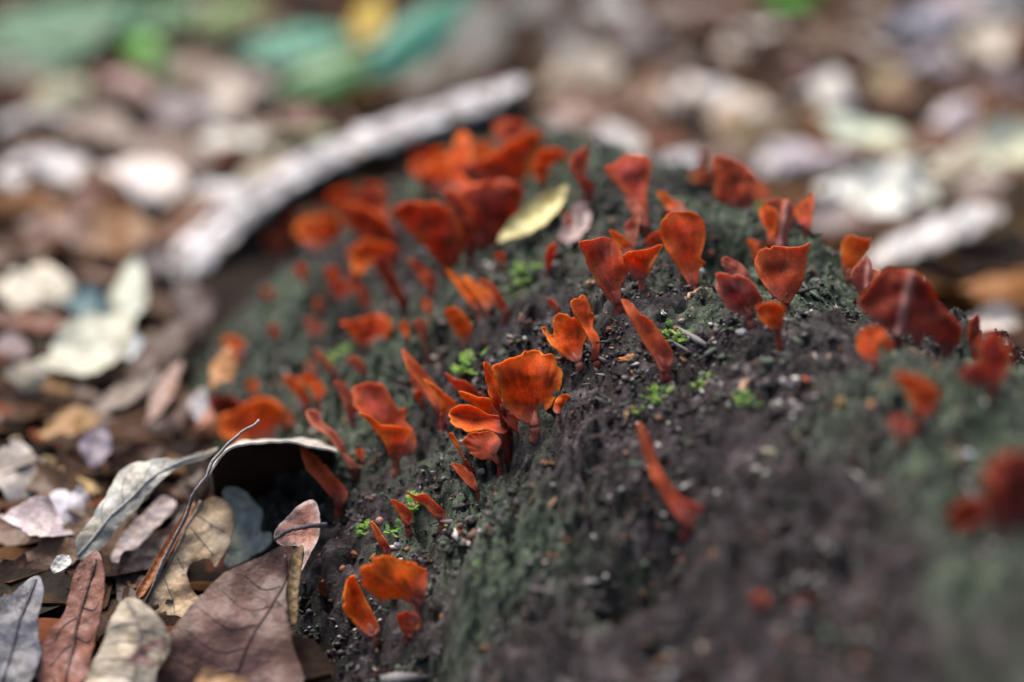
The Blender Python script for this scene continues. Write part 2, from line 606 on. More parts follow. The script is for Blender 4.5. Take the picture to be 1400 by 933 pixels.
def leaf_outline(cx, cy, a, b, ang, seed, tear=.06):
    rs = np.random.RandomState(seed)
    t = np.linspace(0, 1, 15)
    skew = rs.uniform(.8, 1.35)
    prof = np.sin(math.pi * t ** skew) ** rs.uniform(.8, 1.25)
    bend = rs.uniform(-.25, .25) * b
    up = np.c_[(t * 2 - 1) * a, prof * b * rs.uniform(.9, 1.1) + bend * np.sin(math.pi * t)]
    dn = np.c_[(t * 2 - 1) * a, -prof * b * rs.uniform(.9, 1.1) + bend * np.sin(math.pi * t)]
    p = np.vstack([up, dn[::-1][1:-1]])
    p += rs.normal(0, tear * b, p.shape) * (.4 + .6 * (rs.rand(len(p), 1) > .7))
    c, s = math.cos(R(ang)), math.sin(R(ang))
    return np.c_[cx + p[:, 0] * c - p[:, 1] * s, cy + p[:, 0] * s + p[:, 1] * c]


def plane_map(P0, n, curl_fn):
    def f(v):
        r = ray(v)
        t = ((P0 - C0) @ n) / (r @ n)
        Q = C0 + r * t[:, None]
        return Q + n * curl_fn(v)[:, None]
    return f


def leaf(name, label, cat, group, out, colr, centre=None, P0=None, tilt=.55, side=0.0, lift=.006, curl=.25, n_in=60, n_edge=48, seed=1, mat=None, tk=.00018, kind=None,
         edge_col=None, spots=0, curl_ax=None, wav=1.0, fn=None, ragged=.03):
    mat = mat or M_LEAF
    rs = np.random.RandomState(seed)
    out = np.asarray(out, float)
    c = np.array(centre if centre is not None else out.mean(0), float)
    if P0 is None:
        P0, d = hit(c, False)
        P0 = P0 + UP * lift
    n = UP + TOC * tilt + RT * side
    n /= np.linalg.norm(n)
    d = float((P0 - C0) @ F)
    mpp = d / PX
    sm = catmull(out, 6)
    tl = np.arange(len(sm)) / len(sm)
    szl = np.sqrt(np.ptp(sm[:, 0]) * np.ptp(sm[:, 1]))
    sm = sm + (sm - c) / np.maximum(np.linalg.norm(sm - c, axis=1), 1)[:, None] * (szl * ragged * (noise(tl * 23 + seed, tl * 0) + .8 * noise(tl * 60 + seed, tl * 0 + 3)))[:, None]
    v, f, rimd = flat_mesh(sm, n_edge, n_in, seed)
    u, s_, vt = np.linalg.svd(sm - sm.mean(0), full_matrices=False)
    axis = vt[0] if curl_ax is None else np.array([math.cos(R(curl_ax)), math.sin(R(curl_ax))])
    lat = np.array([-axis[1], axis[0]])
    w = np.abs((sm - c) @ lat).max()
    ln = np.abs((sm - c) @ axis).max()

    def cf(q):
        s = (q - c) @ lat / w
        t = (q - c) @ axis / ln
        z = curl * w * s * s - curl * .5 * w * t * t * rs_b + wav * w * (.13 * noise(q[:, 0] / w * 1.3 + seed, q[:, 1] / w * 1.3) + .05 * noise(q[:, 0] / w * 3.1, q[:, 1] / w * 3.1 + seed))
        return z * mpp
    rs_b = rs.uniform(-1, 1)
    mp = plane_map(P0, n, cf) if fn is None else fn
    P = mp(v)
    V, fc, src, N = thicken(P, f, tk, -F + UP * .3, True)
    base = lin(colr) * np.array([1.06, 1.0, .90])
    k = 1 + .16 * noise(v[:, 0] / w * 2.2 + seed, v[:, 1] / w * 2.2)
    cc = base[None] * k[:, None]
    if edge_col is not None:
        e = np.exp(-rimd / (w * .12))
        cc = cc + (lin(edge_col) - cc) * (e * .8)[:, None]
    hue = noise(v[:, 0] / w + seed * 2, v[:, 1] / w)
    cc = cc * (1 + np.outer(hue, [.08, 0, -.12]))
    for _ in range(spots):
        p = v[rs.randint(len(v))]
        r = rs.uniform(.03, .1) * w
        cc = cc * (1 - .7 * np.exp(-((v - p) ** 2).sum(1) / (r * r)))[:, None]
    cc = np.clip(cc, .004, .85)
    o = mesh(name, V, fc, mat, None, cc[src], P0)
    tag(o, label, cat, group, kind)
    o['_w'] = 0.0
    del o['_w']
    return o, mp, N


GL = 'fallen leaves of the litter around the log'
# individual leaves of the out-of-focus litter: x, y, half length, half width, angle, colour, label
BG = [
 (45, 248, 62, 30, -18, (205, 202, 206), 'large whitish leaf at the left edge, above the orange-brown one'),
 (200, 245, 44, 26, 8, (202, 196, 198), 'whitish pink leaf midway between left edge and bark strip'),
 (318, 190, 50, 27, -12, (203, 200, 196), 'white leaf just above the middle of the bark strip'),
 (225, 213, 50, 22, 10, (112, 82, 66), 'brown leaf wedged between two whitish ones, upper left'),
 (75, 140, 42, 26, -45, (168, 172, 142), 'pale yellow-green leaf under the upper left seedling'),
 (36, 170, 45, 22, -15, (160, 160, 166), 'lilac-grey leaf at the left edge below the seedling'),
 (165, 122, 36, 24, 15, (178, 143, 138), 'pink leaf below the bright green sprout'),
 (108, 62, 46, 24, 5, (150, 136, 136), 'mauve leaf left of the bright green sprout'),
 (272, 18, 26, 24, 40, (152, 146, 136), 'grey leaf at the top edge right of the sprout'),
 (268, 112, 36, 28, -30, (142, 116, 100), 'brownish pink leaf right below the sprout'),
 (248, 160, 60, 18, 5, (152, 142, 148), 'long lilac-grey leaf above the upper left brown leaf'),
 (305, 130, 25, 33, 20, (168, 158, 152), 'pale pinkish leaf left of the seedling with long leaves'),
 (347, 128, 26, 26, -20, (136, 122, 122), 'grey mauve leaf under the seedling with long leaves'),
 (405, 186, 38, 14, -4, (136, 147, 95), 'olive green leaf touching the bark strip from above'),
 (430, 160, 42, 15, 5, (162, 122, 112), 'pink leaf between seedling and bark strip'),
 (306, 221, 18, 13, 15, (132, 66, 45), 'tiny red-brown leaf bit below the white leaf by the bark strip'),
 (355, 232, 38, 15, -28, (182, 168, 148), 'cream leaf lying against the upper side of the bark strip'),
 (292, 266, 36, 16, -15, (192, 192, 197), 'pale grey leaf beside the bark strip, above its lower end'),
 (130, 180, 52, 24, 8, (150, 130, 120), 'dull brown-mauve leaf between the pink and the whitish ones, left'),
 (20, 108, 34, 22, 20, (112, 112, 96), 'greyish green leaf at the left edge under the seedling'),
 (40, 302, 54, 19, -8, (142, 96, 56), 'orange-brown leaf at the left edge under the large whitish one'),
 (118, 284, 28, 17, 70, (112, 62, 46), 'red-brown upright leaf between the two large whitish ones'),
 (95, 322, 52, 24, 12, (142, 112, 102), 'brownish pink leaf below the red-brown upright one'),
 (162, 330, 42, 27, -22, (134, 88, 32), 'ochre leaf left of the lower end of the bark strip'),
 (196, 358, 40, 24, -12, (92, 76, 80), 'dark grey leaf touching the lower end of the bark strip'),
 (48, 393, 52, 33, 6, (202, 196, 182), 'broad cream leaf at the left edge, mid height'),
 (45, 440, 62, 15, 5, (122, 66, 36), 'rust leaf at the left edge under the broad cream one'),
 (118, 413, 28, 19, 10, (92, 127, 137), 'small teal-grey leaf beside the broad cream one'),
 (178, 412, 52, 22, -80, (182, 188, 178), 'upright mint-white leaf left of the log'),
 (118, 470, 60, 34, -25, (178, 180, 168), 'large mint-white leaf below the teal-grey one'),
 (181, 474, 24, 16, 30, (196, 206, 220), 'bluish white leaf tip at the foot of the upright mint one'),
 (12, 476, 26, 15, 10, (152, 132, 137), 'pinkish grey leaf at the left edge under the rust leaf'),
 (38, 508, 27, 17, -10, (152, 147, 136), 'greyish cream leaf near the left edge, below the pinkish grey one'),
 (76, 516, 29, 20, 70, (152, 112, 66), 'ochre leaf below the large mint-white one'),
 (226, 536, 44, 13, -62, (184, 153, 143), 'curled pinkish leaf near the middle of the left litter'),
 (165, 541, 56, 13, -30, (152, 137, 127), 'long tan-grey leaf slanting beside the curled pinkish one'),
 (262, 412, 32, 26, 50, (72, 48, 42), 'dark brown leaf against the far left foot of the log'),
 (245, 455, 28, 20, -30, (84, 60, 52), 'dark leaf right of the upright mint-white one'),
 (30, 562, 46, 17, -20, (142, 117, 107), 'pinkish brown leaf at the left edge above the white ones'),
 (88, 592, 50, 20, -25, (184, 143, 92), 'tan-yellow leaf lying over the tan stick'),
 (132, 616, 18, 26, 15, (152, 142, 163), 'lilac leaf at the right end of the tan-yellow one'),
 (22, 644, 32, 42, -12, (172, 164, 160), 'tall white leaf at the left edge under the tan stick'),
 (46, 716, 44, 24, 12, (188, 173, 178), 'pinkish white leaf lowest of the white ones at left'),
 (92, 690, 30, 27, 40, (192, 187, 198), 'lilac-white leaf left of the pale arched leaf'),
 (302, 506, 29, 14, -62, (192, 136, 84), 'tan-orange leaf leaning on the left foot of the log'),
 (284, 578, 34, 15, -48, (200, 130, 100), 'salmon leaf left of the orange pair at the log foot'),
 (270, 556, 13, 18, 10, (160, 158, 168), 'small grey-white leaf bit above the salmon leaf'),
 (203, 596, 42, 22, -20, (74, 56, 50), 'dark brown leaf behind the pale arched leaf'),
 (690, 74, 96, 50, 8, (44, 36, 24), 'dark leaf shape added as the shaded hollow beyond the bark strip end'),  # near-black leaf put in to stand for the shade of a hollow
 (602, 112, 72, 20, -28, (82, 66, 46), 'brown leaf between the long seedling leaf and the bark strip'),
 (572, 122, 22, 14, -10, (154, 148, 148), 'small grey leaf right above the middle of the bark strip'),
 (772, 70, 36, 28, 20, (132, 117, 112), 'mauve leaf right of the added dark hollow shape at the top'),
 (800, 100, 42, 20, -10, (168, 158, 148), 'pale tan leaf below the mauve one at the top middle'),
 (758, 130, 32, 18, 30, (142, 122, 92), 'brown-tan leaf right of the raised end of the bark strip'),
 (798, 152, 38, 18, 5, (163, 132, 122), 'pink leaf above the white one behind the skyline fan'),
 (838, 203, 42, 18, -8, (196, 194, 198), 'white leaf directly behind the tall skyline fan'),
 (757, 182, 26, 17, -30, (168, 152, 150), 'pinkish grey leaf above the yellow leaf on the log'),
 (830, 8, 28, 15, 0, (202, 202, 202), 'small white leaf at the top edge, middle'),
 (742, 18, 32, 18, 25, (74, 68, 62), 'dark leaf at the top edge left of the small white one'),
 (872, 56, 42, 28, -20, (124, 113, 117), 'grey lilac leaf right of the small white one at top'),
 (936, 45, 22, 24, 70, (88, 93, 62), 'dark olive leaf near the top, right of the grey lilac one'),
 (980, 22, 36, 24, 10, (178, 152, 152), 'pink leaf at the top edge right of the dark olive one'),
 (1022, 58, 34, 24, -20, (183, 174, 170), 'greyish white leaf below the pink one at top'),
 (940, 126, 46, 22, -10, (188, 183, 183), 'whitish leaf left of a paler cream streak, upper right half'),
 (1016, 143, 36, 23, 15, (194, 188, 181), 'off-white leaf left of the brown leaf, upper right half'),
 (966, 172, 58, 14, -28, (194, 168, 142), 'long cream streak of a leaf above the hump'),
 (1066, 96, 36, 27, -30, (98, 72, 52), 'dark brown leaf between off-white and white ones, upper right'),
 (1036, 188, 56, 26, -20, (118, 98, 62), 'olive-brown leaf directly behind the wide hump fan'),
 (914, 200, 32, 16, 10, (134, 78, 46), 'red-brown leaf behind the hump, left of the olive-brown one'),
 (930, 226, 30, 14, -10, (172, 172, 182), 'blue-grey leaf touching the hump from behind'),
 (1122, 98, 46, 14, 6, (118, 78, 78), 'purplish brown leaf above the white and mint ones'),
 (1124, 150, 40, 30, 20, (208, 208, 208), 'bright white leaf at the left end of the mint one'),
 (1192, 192, 66, 34, 24, (196, 207, 192), 'large pale mint leaf, upper right'),
 (1110, 216, 60, 22, 14, (183, 175, 186), 'lilac leaf under the large mint one'),
 (1066, 238, 28, 26, -30, (188, 183, 188), 'lilac-white leaf right behind the hump fans'),
 (1204, 266, 64, 30, 6, (224, 219, 214), 'brightest cream-white leaf above the bluish slab leaf'),
 (1310, 232, 62, 26, -24, (204, 199, 184), 'cream leaf right of the brightest white one'),
 (1378, 220, 38, 34, -30, (222, 220, 198), 'yellowish white leaf at the right edge'),
 (1336, 258, 36, 16, -18, (168, 153, 148), 'mauve leaf between the cream leaf and the bluish slab'),
 (1186, 70, 36, 23, 12, (197, 187, 183), 'pinkish white leaf left of the blue-grey one near the top'),
 (1246, 50, 46, 32, -32, (152, 154, 172), 'blue-grey leaf near the top, right quarter'),
 (1272, 92, 36, 22, 10, (162, 157, 172), 'lilac-blue leaf below the blue-grey one'),
 (1346, 78, 48, 27, -42, (202, 193, 183), 'white leaf near the right edge, upper quarter'),
 (1242, 136, 48, 19, 6, (134, 92, 56), 'orange-brown leaf above the mint one'),
 (1206, 114, 30, 16, -15, (137, 122, 82), 'olive leaf at the left end of the orange-brown one'),
 (1302, 160, 33, 20, -42, (184, 174, 182), 'lilac leaf right of the orange-brown one'),
 (1334, 188, 52, 13, -30, (142, 102, 82), 'brown leaf streak above the cream one at right'),
 (1378, 126, 32, 26, 30, (142, 122, 127), 'mauve leaf at the right edge under the upper white one'),
 (1302, 10, 42, 17, -8, (192, 178, 188), 'lilac-white leaf at the top edge, right quarter'),
 (1372, 26, 46, 27, 15, (142, 147, 157), 'grey-blue leaf in the top right corner'),
 (1190, 22, 37, 17, 10, (172, 152, 142), 'pinkish tan leaf at the top edge above the pinkish white one'),
 (1094, 50, 32, 19, -25, (172, 152, 137), 'tan leaf right of the greyish white one at top'),
 (1240, 232, 26, 11, 8, (92, 82, 96), 'dark purple shape standing for the shaded gap under the large mint leaf'),  # leaf-shaped dark patch in place of a shaded gap between leaves
 (1130, 300, 34, 20, -10, (164, 150, 150), 'greyish mauve leaf behind the wrinkled stalk mushroom'),
 (1172, 312, 30, 12, -25, (120, 84, 74), 'reddish brown leaf left of the bluish slab leaf'),
 (874, 130, 36, 22, 10, (132, 103, 78), 'brown leaf above the white one behind the skyline fan'),
 (908, 92, 34, 20, -20, (146, 128, 122), 'grey-pink leaf between the grey lilac and whitish ones, top'),
 (690, 168, 30, 13, -8, (84, 66, 52), 'dark brown leaf in the shade under the bark strip end'),
 (1352, 442, 42, 17, -6, (204, 194, 189), 'pinkish white leaf under the brown-orange one at the right edge'),
 (62, 775, 84, 24, -42, (112, 84, 64), 'long brown leaf slanting up from the blue-grey corner leaf'),
 (128, 748, 80, 20, -58, (130, 104, 84), 'long tan-brown leaf beside the reddish brown one'),
 (18, 800, 62, 22, -20, (92, 68, 54), 'dark brown leaf at the left edge above the blue-grey corner leaf'),
 (170, 690, 66, 17, -48, (96, 70, 52), 'long dark leaf just left under the pale arched leaf'),
 (60, 668, 74, 17, 30, (104, 80, 62), 'long brown leaf lying under the tan stick'),
 (235, 690, 58, 17, -50, (86, 62, 48), 'dark curled leaf under the right of the pale arched leaf'),
 (20, 730, 58, 18, 18, (124, 98, 78), 'tan-brown leaf at the left edge under the pinkish white one'),
 (215, 480, 56, 17, -36, (88, 62, 48), 'dark brown leaf beneath the tan stick near the log'),
 (150, 590, 58, 16, 25, (78, 56, 44), 'dark leaf right of the tan-yellow one'),
 (255, 300, 46, 18, -40, (120, 74, 44), 'rust leaf close left of the bark strip, mid length'),
 (150, 375, 50, 16, 10, (104, 66, 42), 'dark rust leaf above the teal-grey one'),
 (20, 350, 44, 18, -12, (112, 78, 56), 'brown leaf at the left edge above the broad cream one'),
 (95, 545, 48, 16, 8, (92, 64, 46), 'dark brown leaf above the tan-yellow one'),
 (240, 575, 46, 15, -55, (98, 62, 44), 'dark rust leaf left of the salmon one'),
 (180, 640, 44, 18, -35, (84, 58, 44), 'dark brown leaf between the lilac leaf and the pale arched leaf'),
 (150, 250, 30, 14, 20, (126, 84, 58), 'small brown leaf between the two big whitish ones'),
 (380, 40, 40, 16, 20, (120, 84, 60), 'brown leaf under the long sky-tinted seedling leaf'),
 (640, 20, 46, 16, -15, (84, 62, 42), 'dark brown leaf at the top edge right of the seedling'),
 (860, 170, 44, 15, 10, (112, 72, 48), 'rust leaf above the white one behind the skyline'),
 (990, 210, 40, 14, -8, (98, 64, 44), 'dark rust leaf behind the hump, below the cream streak'),
 (1150, 60, 40, 16, 35, (122, 86, 62), 'brown leaf left of the pinkish white one near the top'),
 (1060, 140, 34, 14, 60, (104, 76, 54), 'brown leaf between off-white and bright white, upper right'),
 (1280, 195, 44, 15, 12, (116, 74, 48), 'rust leaf at the right tip of the mint leaf'),
 (1220, 320, 46, 13, -18, (92, 66, 46), 'dark leaf right under the brightest cream-white one'),
 (1390, 300, 40, 18, -30, (120, 96, 62), 'olive-brown leaf at the right edge above the slab tip'),
 (1330, 120, 44, 15, 20, (112, 78, 58), 'brown leaf under the upper white one near the right edge'),
 (900, 20, 40, 18, -10, (118, 92, 76), 'brownish leaf at the top edge above the grey-pink one'),
 (60, 205, 40, 14, 8, (110, 78, 58), 'brown leaf under the lilac-grey one at the left edge'),
 (360, 175, 36, 12, 20, (112, 78, 56), 'brown leaf right of the white leaf by the bark strip'),
]
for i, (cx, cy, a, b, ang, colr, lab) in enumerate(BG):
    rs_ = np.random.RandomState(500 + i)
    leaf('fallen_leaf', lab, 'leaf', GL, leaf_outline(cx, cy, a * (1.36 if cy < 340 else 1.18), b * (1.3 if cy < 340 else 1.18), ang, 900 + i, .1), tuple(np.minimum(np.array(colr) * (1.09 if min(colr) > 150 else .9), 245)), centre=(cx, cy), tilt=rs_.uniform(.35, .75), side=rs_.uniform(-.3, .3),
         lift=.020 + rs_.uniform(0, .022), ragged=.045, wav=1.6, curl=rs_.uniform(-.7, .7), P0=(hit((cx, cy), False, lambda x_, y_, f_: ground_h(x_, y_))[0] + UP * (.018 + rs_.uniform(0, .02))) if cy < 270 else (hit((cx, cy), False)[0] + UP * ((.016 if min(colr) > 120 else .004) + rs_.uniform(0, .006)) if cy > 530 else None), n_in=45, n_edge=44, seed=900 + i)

# bluish slab leaf with its raised near edge, and the brown leaves under it
leaf('fallen_leaf', 'long bluish white slab leaf raised on edge at the right', 'leaf', GL, [(1188, 362), (1196, 336), (1240, 312), (1290, 292), (1340, 276), (1372, 282), (1366, 300), (1330, 318), (1290, 336), (1240, 354), (1205, 368)],
     (200, 200, 206), tilt=.3, lift=.034, curl=-.3, seed=41, n_in=160, n_edge=90, tk=.0006, wav=3.0, ragged=.05, spots=5, edge_col=(120, 100, 82))
leaf('fallen_leaf', 'olive-brown leaf in the shade under the bluish slab leaf', 'leaf', GL, [(1230, 372), (1290, 345), (1350, 318), (1420, 285), (1440, 330), (1400, 352), (1330, 372), (1270, 385)], (96, 76, 42), tilt=.7, lift=.012, curl=.3, seed=42)
leaf('fallen_leaf', 'curved brown-orange leaf at the right edge below the bluish slab', 'leaf', GL, [(1284, 408), (1320, 385), (1370, 368), (1430, 358), (1440, 400), (1400, 420), (1340, 432), (1300, 428)], (150, 100, 52), tilt=.6, lift=.015, curl=-.5, seed=43)

# small broken litter nobody could count, filling between the leaves
rs = np.random.RandomState(77)
vs, fs, cs = [], [], []
palL = np.array([[118, 82, 56], [92, 64, 46], [72, 50, 38], [138, 92, 52], [56, 40, 32], [108, 84, 68], [128, 70, 44], [84, 72, 60], [150, 128, 104], [46, 34, 28]], float)
cnt = 0
for i in range(7000):
    if i < 4900:
        x, y = rs.uniform(-.55, .75), rs.uniform(.12, 1.7)
        if i < 1300:
            x, y = rs.uniform(-.3, .02), rs.uniform(.2, .5)
    else:
        r_ = rs.uniform(.8, 4.2)
        a_ = rs.uniform(0, 6.283)
        x, y = r_ * math.cos(a_), r_ * math.sin(a_)
    s, l = sl(x, y)
    if .055 < s < .31 and -.5 < l < .60:
        continue
    if x * x + y * y < .02:
        continue
    far = math.hypot(x, y - .3)
    near = x < .1 and y < .46
    a = rs.uniform(.006, .019) if near else rs.uniform(.012, .034) * (1 + .3 * min(far, 2))
    b = a * rs.uniform(.3, .6)
    z0 = float(ground_h(np.array([x]), np.array([y]))[0]) + (rs.uniform(-.003, .0) if near else rs.uniform(0, .003))
    th = rs.uniform(0, 6.283)
    tx, ty = rs.normal(0, .10 if near else .14, 2)
    curl = rs.uniform(-.6, .6)
    ts = np.array([-1, -.5, 0, .5, 1])
    wv = np.array([.12, .85, 1, .75, .06]) * rs.uniform(.8, 1.15, 5)
    P = []
    for t, w_ in zip(ts, wv):
        for q in (-1, 0, 1):
            X, Y = t * a, q * w_ * b
            P.append((X * math.cos(th) - Y * math.sin(th) + x, X * math.sin(th) + Y * math.cos(th) + y, z0 + tx * X + ty * Y + curl * b * (q * q) * .6 - curl * .2 * a * t * t + .004))
    o_ = len(vs)
    vs += P
    for r_ in range(4):
        for q in range(2):
            k = o_ + r_ * 3 + q
            fs.append((k, k + 1, k + 4, k + 3))
    cl = lin(palL[rs.choice(len(palL), p=[.12, .15, .16, .08, .14, .08, .08, .06, .03, .10])] * rs.uniform(.45, .9))
    cs += [cl] * 15
o = mesh('leaf_litter', np.array(vs), np.array(fs), M_FILL, None, np.array(cs))
tag(o, 'broken brown and grey leaf bits covering the ground', 'leaf litter', None, 'stuff')

# ------------------------------------------------------------------ pale bark strip beyond the log
def strip(name, label, cat, path_px, depth, width_px, drop_px, colr, side, seed=5):
    p = catmull(np.array(path_px, float), 10, False)
    t = np.linspace(0, 1, len(p))
    ip = lambda a: np.interp(t, np.linspace(0, 1, len(a)), a)
    d, wpx, dpx = ip(depth), ip(width_px), ip(drop_px)
    P = at_depth(p, d)
    T = np.gradient(P, axis=0)
    T /= np.linalg.norm(T, axis=1)[:, None]
    view = P - C0
    view /= np.linalg.norm(view, axis=1)[:, None]
    nrm = -view * .12 + UP * 1.0
    nrm = nrm - T * np.sum(nrm * T, 1)[:, None]
    nrm /= np.linalg.norm(nrm, axis=1)[:, None]
    lat = np.cross(T, nrm)
    if (lat @ UP).mean() > 0:
        lat = -lat                                   # near edge of the slab is +lat
    K, J = 13, 5
    V, Cc = [], []
    n = len(p)
    for i in range(n):
        s_ = d[i] / PX
        hw, th = wpx[i] * s_ * .72, dpx[i] * s_
        i1 = np.array([i * .45 + seed])
        ra = 1 + .16 * float(noise(i1, np.array([.5]))[0]) + .10 * float(noise(i1 * 2.7, np.array([4.5]))[0])
        rb = 1 + .16 * float(noise(i1, np.array([8.5]))[0]) + .10 * float(noise(i1 * 2.7, np.array([2.5]))[0])
        for j in range(K):
            q = j / (K - 1) * 2 - 1
            z = hw * (-.18 * q * q + .16 * float(noise(i1 * .3, np.array([q * 5.0]))[0]) + .08 * float(noise(i1 * 1.3, np.array([q * 9.0]))[0]))
            V.append(P[i] + lat[i] * q * hw * (ra if q < 0 else rb) + nrm[i] * z)
            g = .85 + .8 * float(noise(i1 * .35, np.array([q * 6.0 + 3]))[0]) + .7 * float(noise(i1 * 1.1, np.array([q * 3.0]))[0])
            st = float(noise(i1 * .55 + 30, np.array([q * 1.8]))[0])
            Cc.append(lin(colr) * max(g, .25) if st < .30 else lin((116, 98, 84)) * max(g, .35))
        for j in range(1, J + 1):                    # broken side going down, then back under
            u = j / J
            V.append(P[i] + lat[i] * hw * rb * (1.0 - .25 * u) + nrm[i] * (-.18 * hw) - UP * th * u * (1 + .2 * float(noise(i1 * .8, np.array([u * 2]))[0])))
            Cc.append(lin(side) * (1 + .5 * float(noise(i1 * .5, np.array([u * 6]))[0])))
        V.append(P[i] - lat[i] * hw * ra * .9 + nrm[i] * (-.18 * hw) - UP * th * .8)
        Cc.append(lin(side))
    M = K + J + 1
    fc = []
    for i in range(n - 1):
        for j in range(M):
            a, b = i * M + j, i * M + (j + 1) % M
            fc.append((a, b, b + M, a + M))
    fc.append(tuple(range(M))[::-1])
    fc.append(tuple((n - 1) * M + j for j in range(M)))
    o = mesh(name, np.array(V), fc, M_WOOD, None, np.clip(np.array(Cc), .004, .85), P[0])
    return tag(o, label, cat)


strip('bark_strip', 'long pale grey weathered wood strip lying behind the log', 'bark', [(222, 402), (262, 345), (305, 302), (370, 248), (450, 205), (530, 172), (610, 146), (670, 126), (714, 108)],
      [.575, .585, .60, .615, .62, .62, .625, .635, .645], [42, 54, 46, 50, 62, 62, 50, 42, 14], [18, 28, 36, 42, 42, 42, 56, 74, 90], (206, 200, 200), (48, 36, 27))


# ------------------------------------------------------------------ near leaves on the left, traced in the plane they lie in
Z7 = (0, 560, 2.502)


def z7(p):
    p = np.asarray(p, float).reshape(-1, 2)
    return np.c_[Z7[0] + p[:, 0] / Z7[2], Z7[1] + p[:, 1] / Z7[2]]


def vein(parent, P0, mp, N_dir, pts, r0, r1, colr, name='vein'):
    q = catmull(z7(pts), 5, False)
    P = mp(q) + N_dir * (.00016 + r0 * .15)
    tv, tf = tube(P, np.linspace(r0, r1, len(P)), 6)
    mesh(name, tv, tf, M_LEAF, parent, np.tile(lin(colr), (len(tv), 1)), P0)


def hero(label, pts, colr, depth_pt=None, P0=None, veins=(), mid=None, vcol=None, **kw):
    out = z7(pts)
    o, mp, N = leaf('fallen_leaf', label, 'leaf', GL, out, colr, n_in=420, n_edge=150, P0=P0, **{'ragged': .012, **kw})
    nd = N.mean(0)
    nd = nd / np.linalg.norm(nd)
    O = np.array(o.location)
    vc = tuple(np.array(colr) * .72) if vcol is None else tuple(np.array(vcol) * .5 + np.array(colr) * .5)
    if mid:
        vein(o, O, mp, nd, mid, .0005, .0003, vc, 'midrib')
    for vv in veins:
        vein(o, O, mp, nd, vv, .00024, .00014, vc, 'vein')
    return o


def gpt(p, d):
    return at_depth(z7(p)[0], d)[0]


hero('blue-grey leaf in the lower left corner', [(-30, 720), (60, 620), (120, 560), (150, 620), (130, 750), (140, 850), (80, 960), (-30, 980)], (112, 113, 124), tilt=.5, lift=0.0180, curl=.3, seed=61,
     mid=[(120, 580), (60, 760), (10, 940)], spots=4)
hero('reddish brown leaf with dark midrib between the blue-grey and the pale veined leaf', [(85, 960), (160, 800), (220, 700), (260, 560), (300, 505), (345, 500), (362, 600), (352, 700), (330, 800), (285, 960)], (134, 92, 82), tilt=.6, lift=0.0220, curl=.35, seed=62,
     mid=[(330, 520), (270, 720), (228, 950)], veins=[[(275, 710), (225, 740), (190, 800)], [(255, 800), (215, 830), (170, 890)], [(285, 680), (325, 690), (345, 660)], [(262, 780), (305, 800), (325, 780)]])
hero('pinkish grey leaf under the pale arched leaf', [(380, 500), (430, 420), (500, 350), (560, 300), (605, 330), (545, 400), (475, 470), (405, 525)], (162, 148, 152), tilt=.5, lift=0.0180, curl=.2, seed=63)
hero('dark brown crumpled leaf behind the twig', [(400, 640), (420, 520), (500, 470), (580, 400), (640, 330), (640, 420), (560, 540), (500, 640), (440, 690)], (66, 48, 44), tilt=.4, lift=0.0120, curl=.4, seed=74)
hero('tan leaf with a large bite hole behind the dark brown leaf', [(498, 668), (540, 580), (592, 500), (642, 400), (690, 322), (740, 300), (790, 330), (802, 400), (785, 470), (752, 520), (735, 545), (725, 520), (690, 514), (650, 524), (638, 560), (650, 600), (672, 632), (700, 640), (690, 720), (640, 780), (570, 800), (530, 710)],
     (178, 158, 134), tilt=.75, lift=0.0220, curl=.12, seed=64, mid=[(690, 318), (640, 410), (585, 520), (505, 665)], vcol=(92, 84, 84), spots=5, edge_col=(120, 92, 66),
     veins=[[(648, 400), (690, 450), (730, 500)], [(600, 490), (625, 540), (640, 555)], [(670, 360), (720, 390), (770, 420)], [(560, 570), (590, 650), (600, 720)]])
hero('thin rust-coloured curled leaf edge along the twig', [(468, 632), (510, 560), (560, 470), (610, 390), (655, 325), (668, 335), (630, 420), (585, 500), (530, 590), (490, 645)], (138, 84, 46), tilt=.5, lift=0.0240, curl=.7, seed=65)
hero('pale mint lichen-covered leaf beside the tan leaf with the hole', [(770, 290), (830, 278), (870, 320), (900, 355), (892, 420), (930, 430), (925, 470), (870, 500), (835, 525), (775, 545), (790, 420)], (182, 194, 188), tilt=.7, lift=0.0180, curl=.3, seed=66, spots=3)
hero('pale grey-tan leaf with dark side veins at the bottom left', [(280, 970), (345, 800), (390, 690), (430, 640), (480, 658), (540, 710), (578, 770), (565, 830), (535, 890), (500, 970)], (170, 160, 146), tilt=.6, lift=0.0300, curl=-.2, seed=67, spots=6, vcol=(120, 110, 100),
     mid=[(432, 645), (470, 720), (480, 820), (450, 960)], veins=[[(474, 740), (430, 735), (375, 745)], [(480, 800), (430, 790), (350, 800)], [(474, 860), (400, 850), (330, 850)], [(462, 920), (400, 905), (310, 900)], [(478, 760), (520, 760), (565, 775)], [(480, 830), (520, 825), (550, 830)]])
hero('small torn purple-brown leaf scrap on the pale veined leaf', [(430, 868), (470, 820), (520, 795), (575, 785), (560, 810), (515, 820), (510, 850), (535, 880), (490, 875), (455, 872)], (112, 84, 82), tilt=.6, lift=0.0350, curl=.3, seed=68)
hero('pinkish brown leaf with white tip between the log and the dark brown leaf', [(940, 440), (975, 380), (1020, 335), (1065, 308), (1090, 340), (1098, 410), (1085, 460), (1050, 525), (1033, 556), (1042, 490), (1010, 468), (965, 470)], (158, 112, 100), tilt=.8, lift=0.0200, curl=.3, seed=69, edge_col=(200, 180, 172))
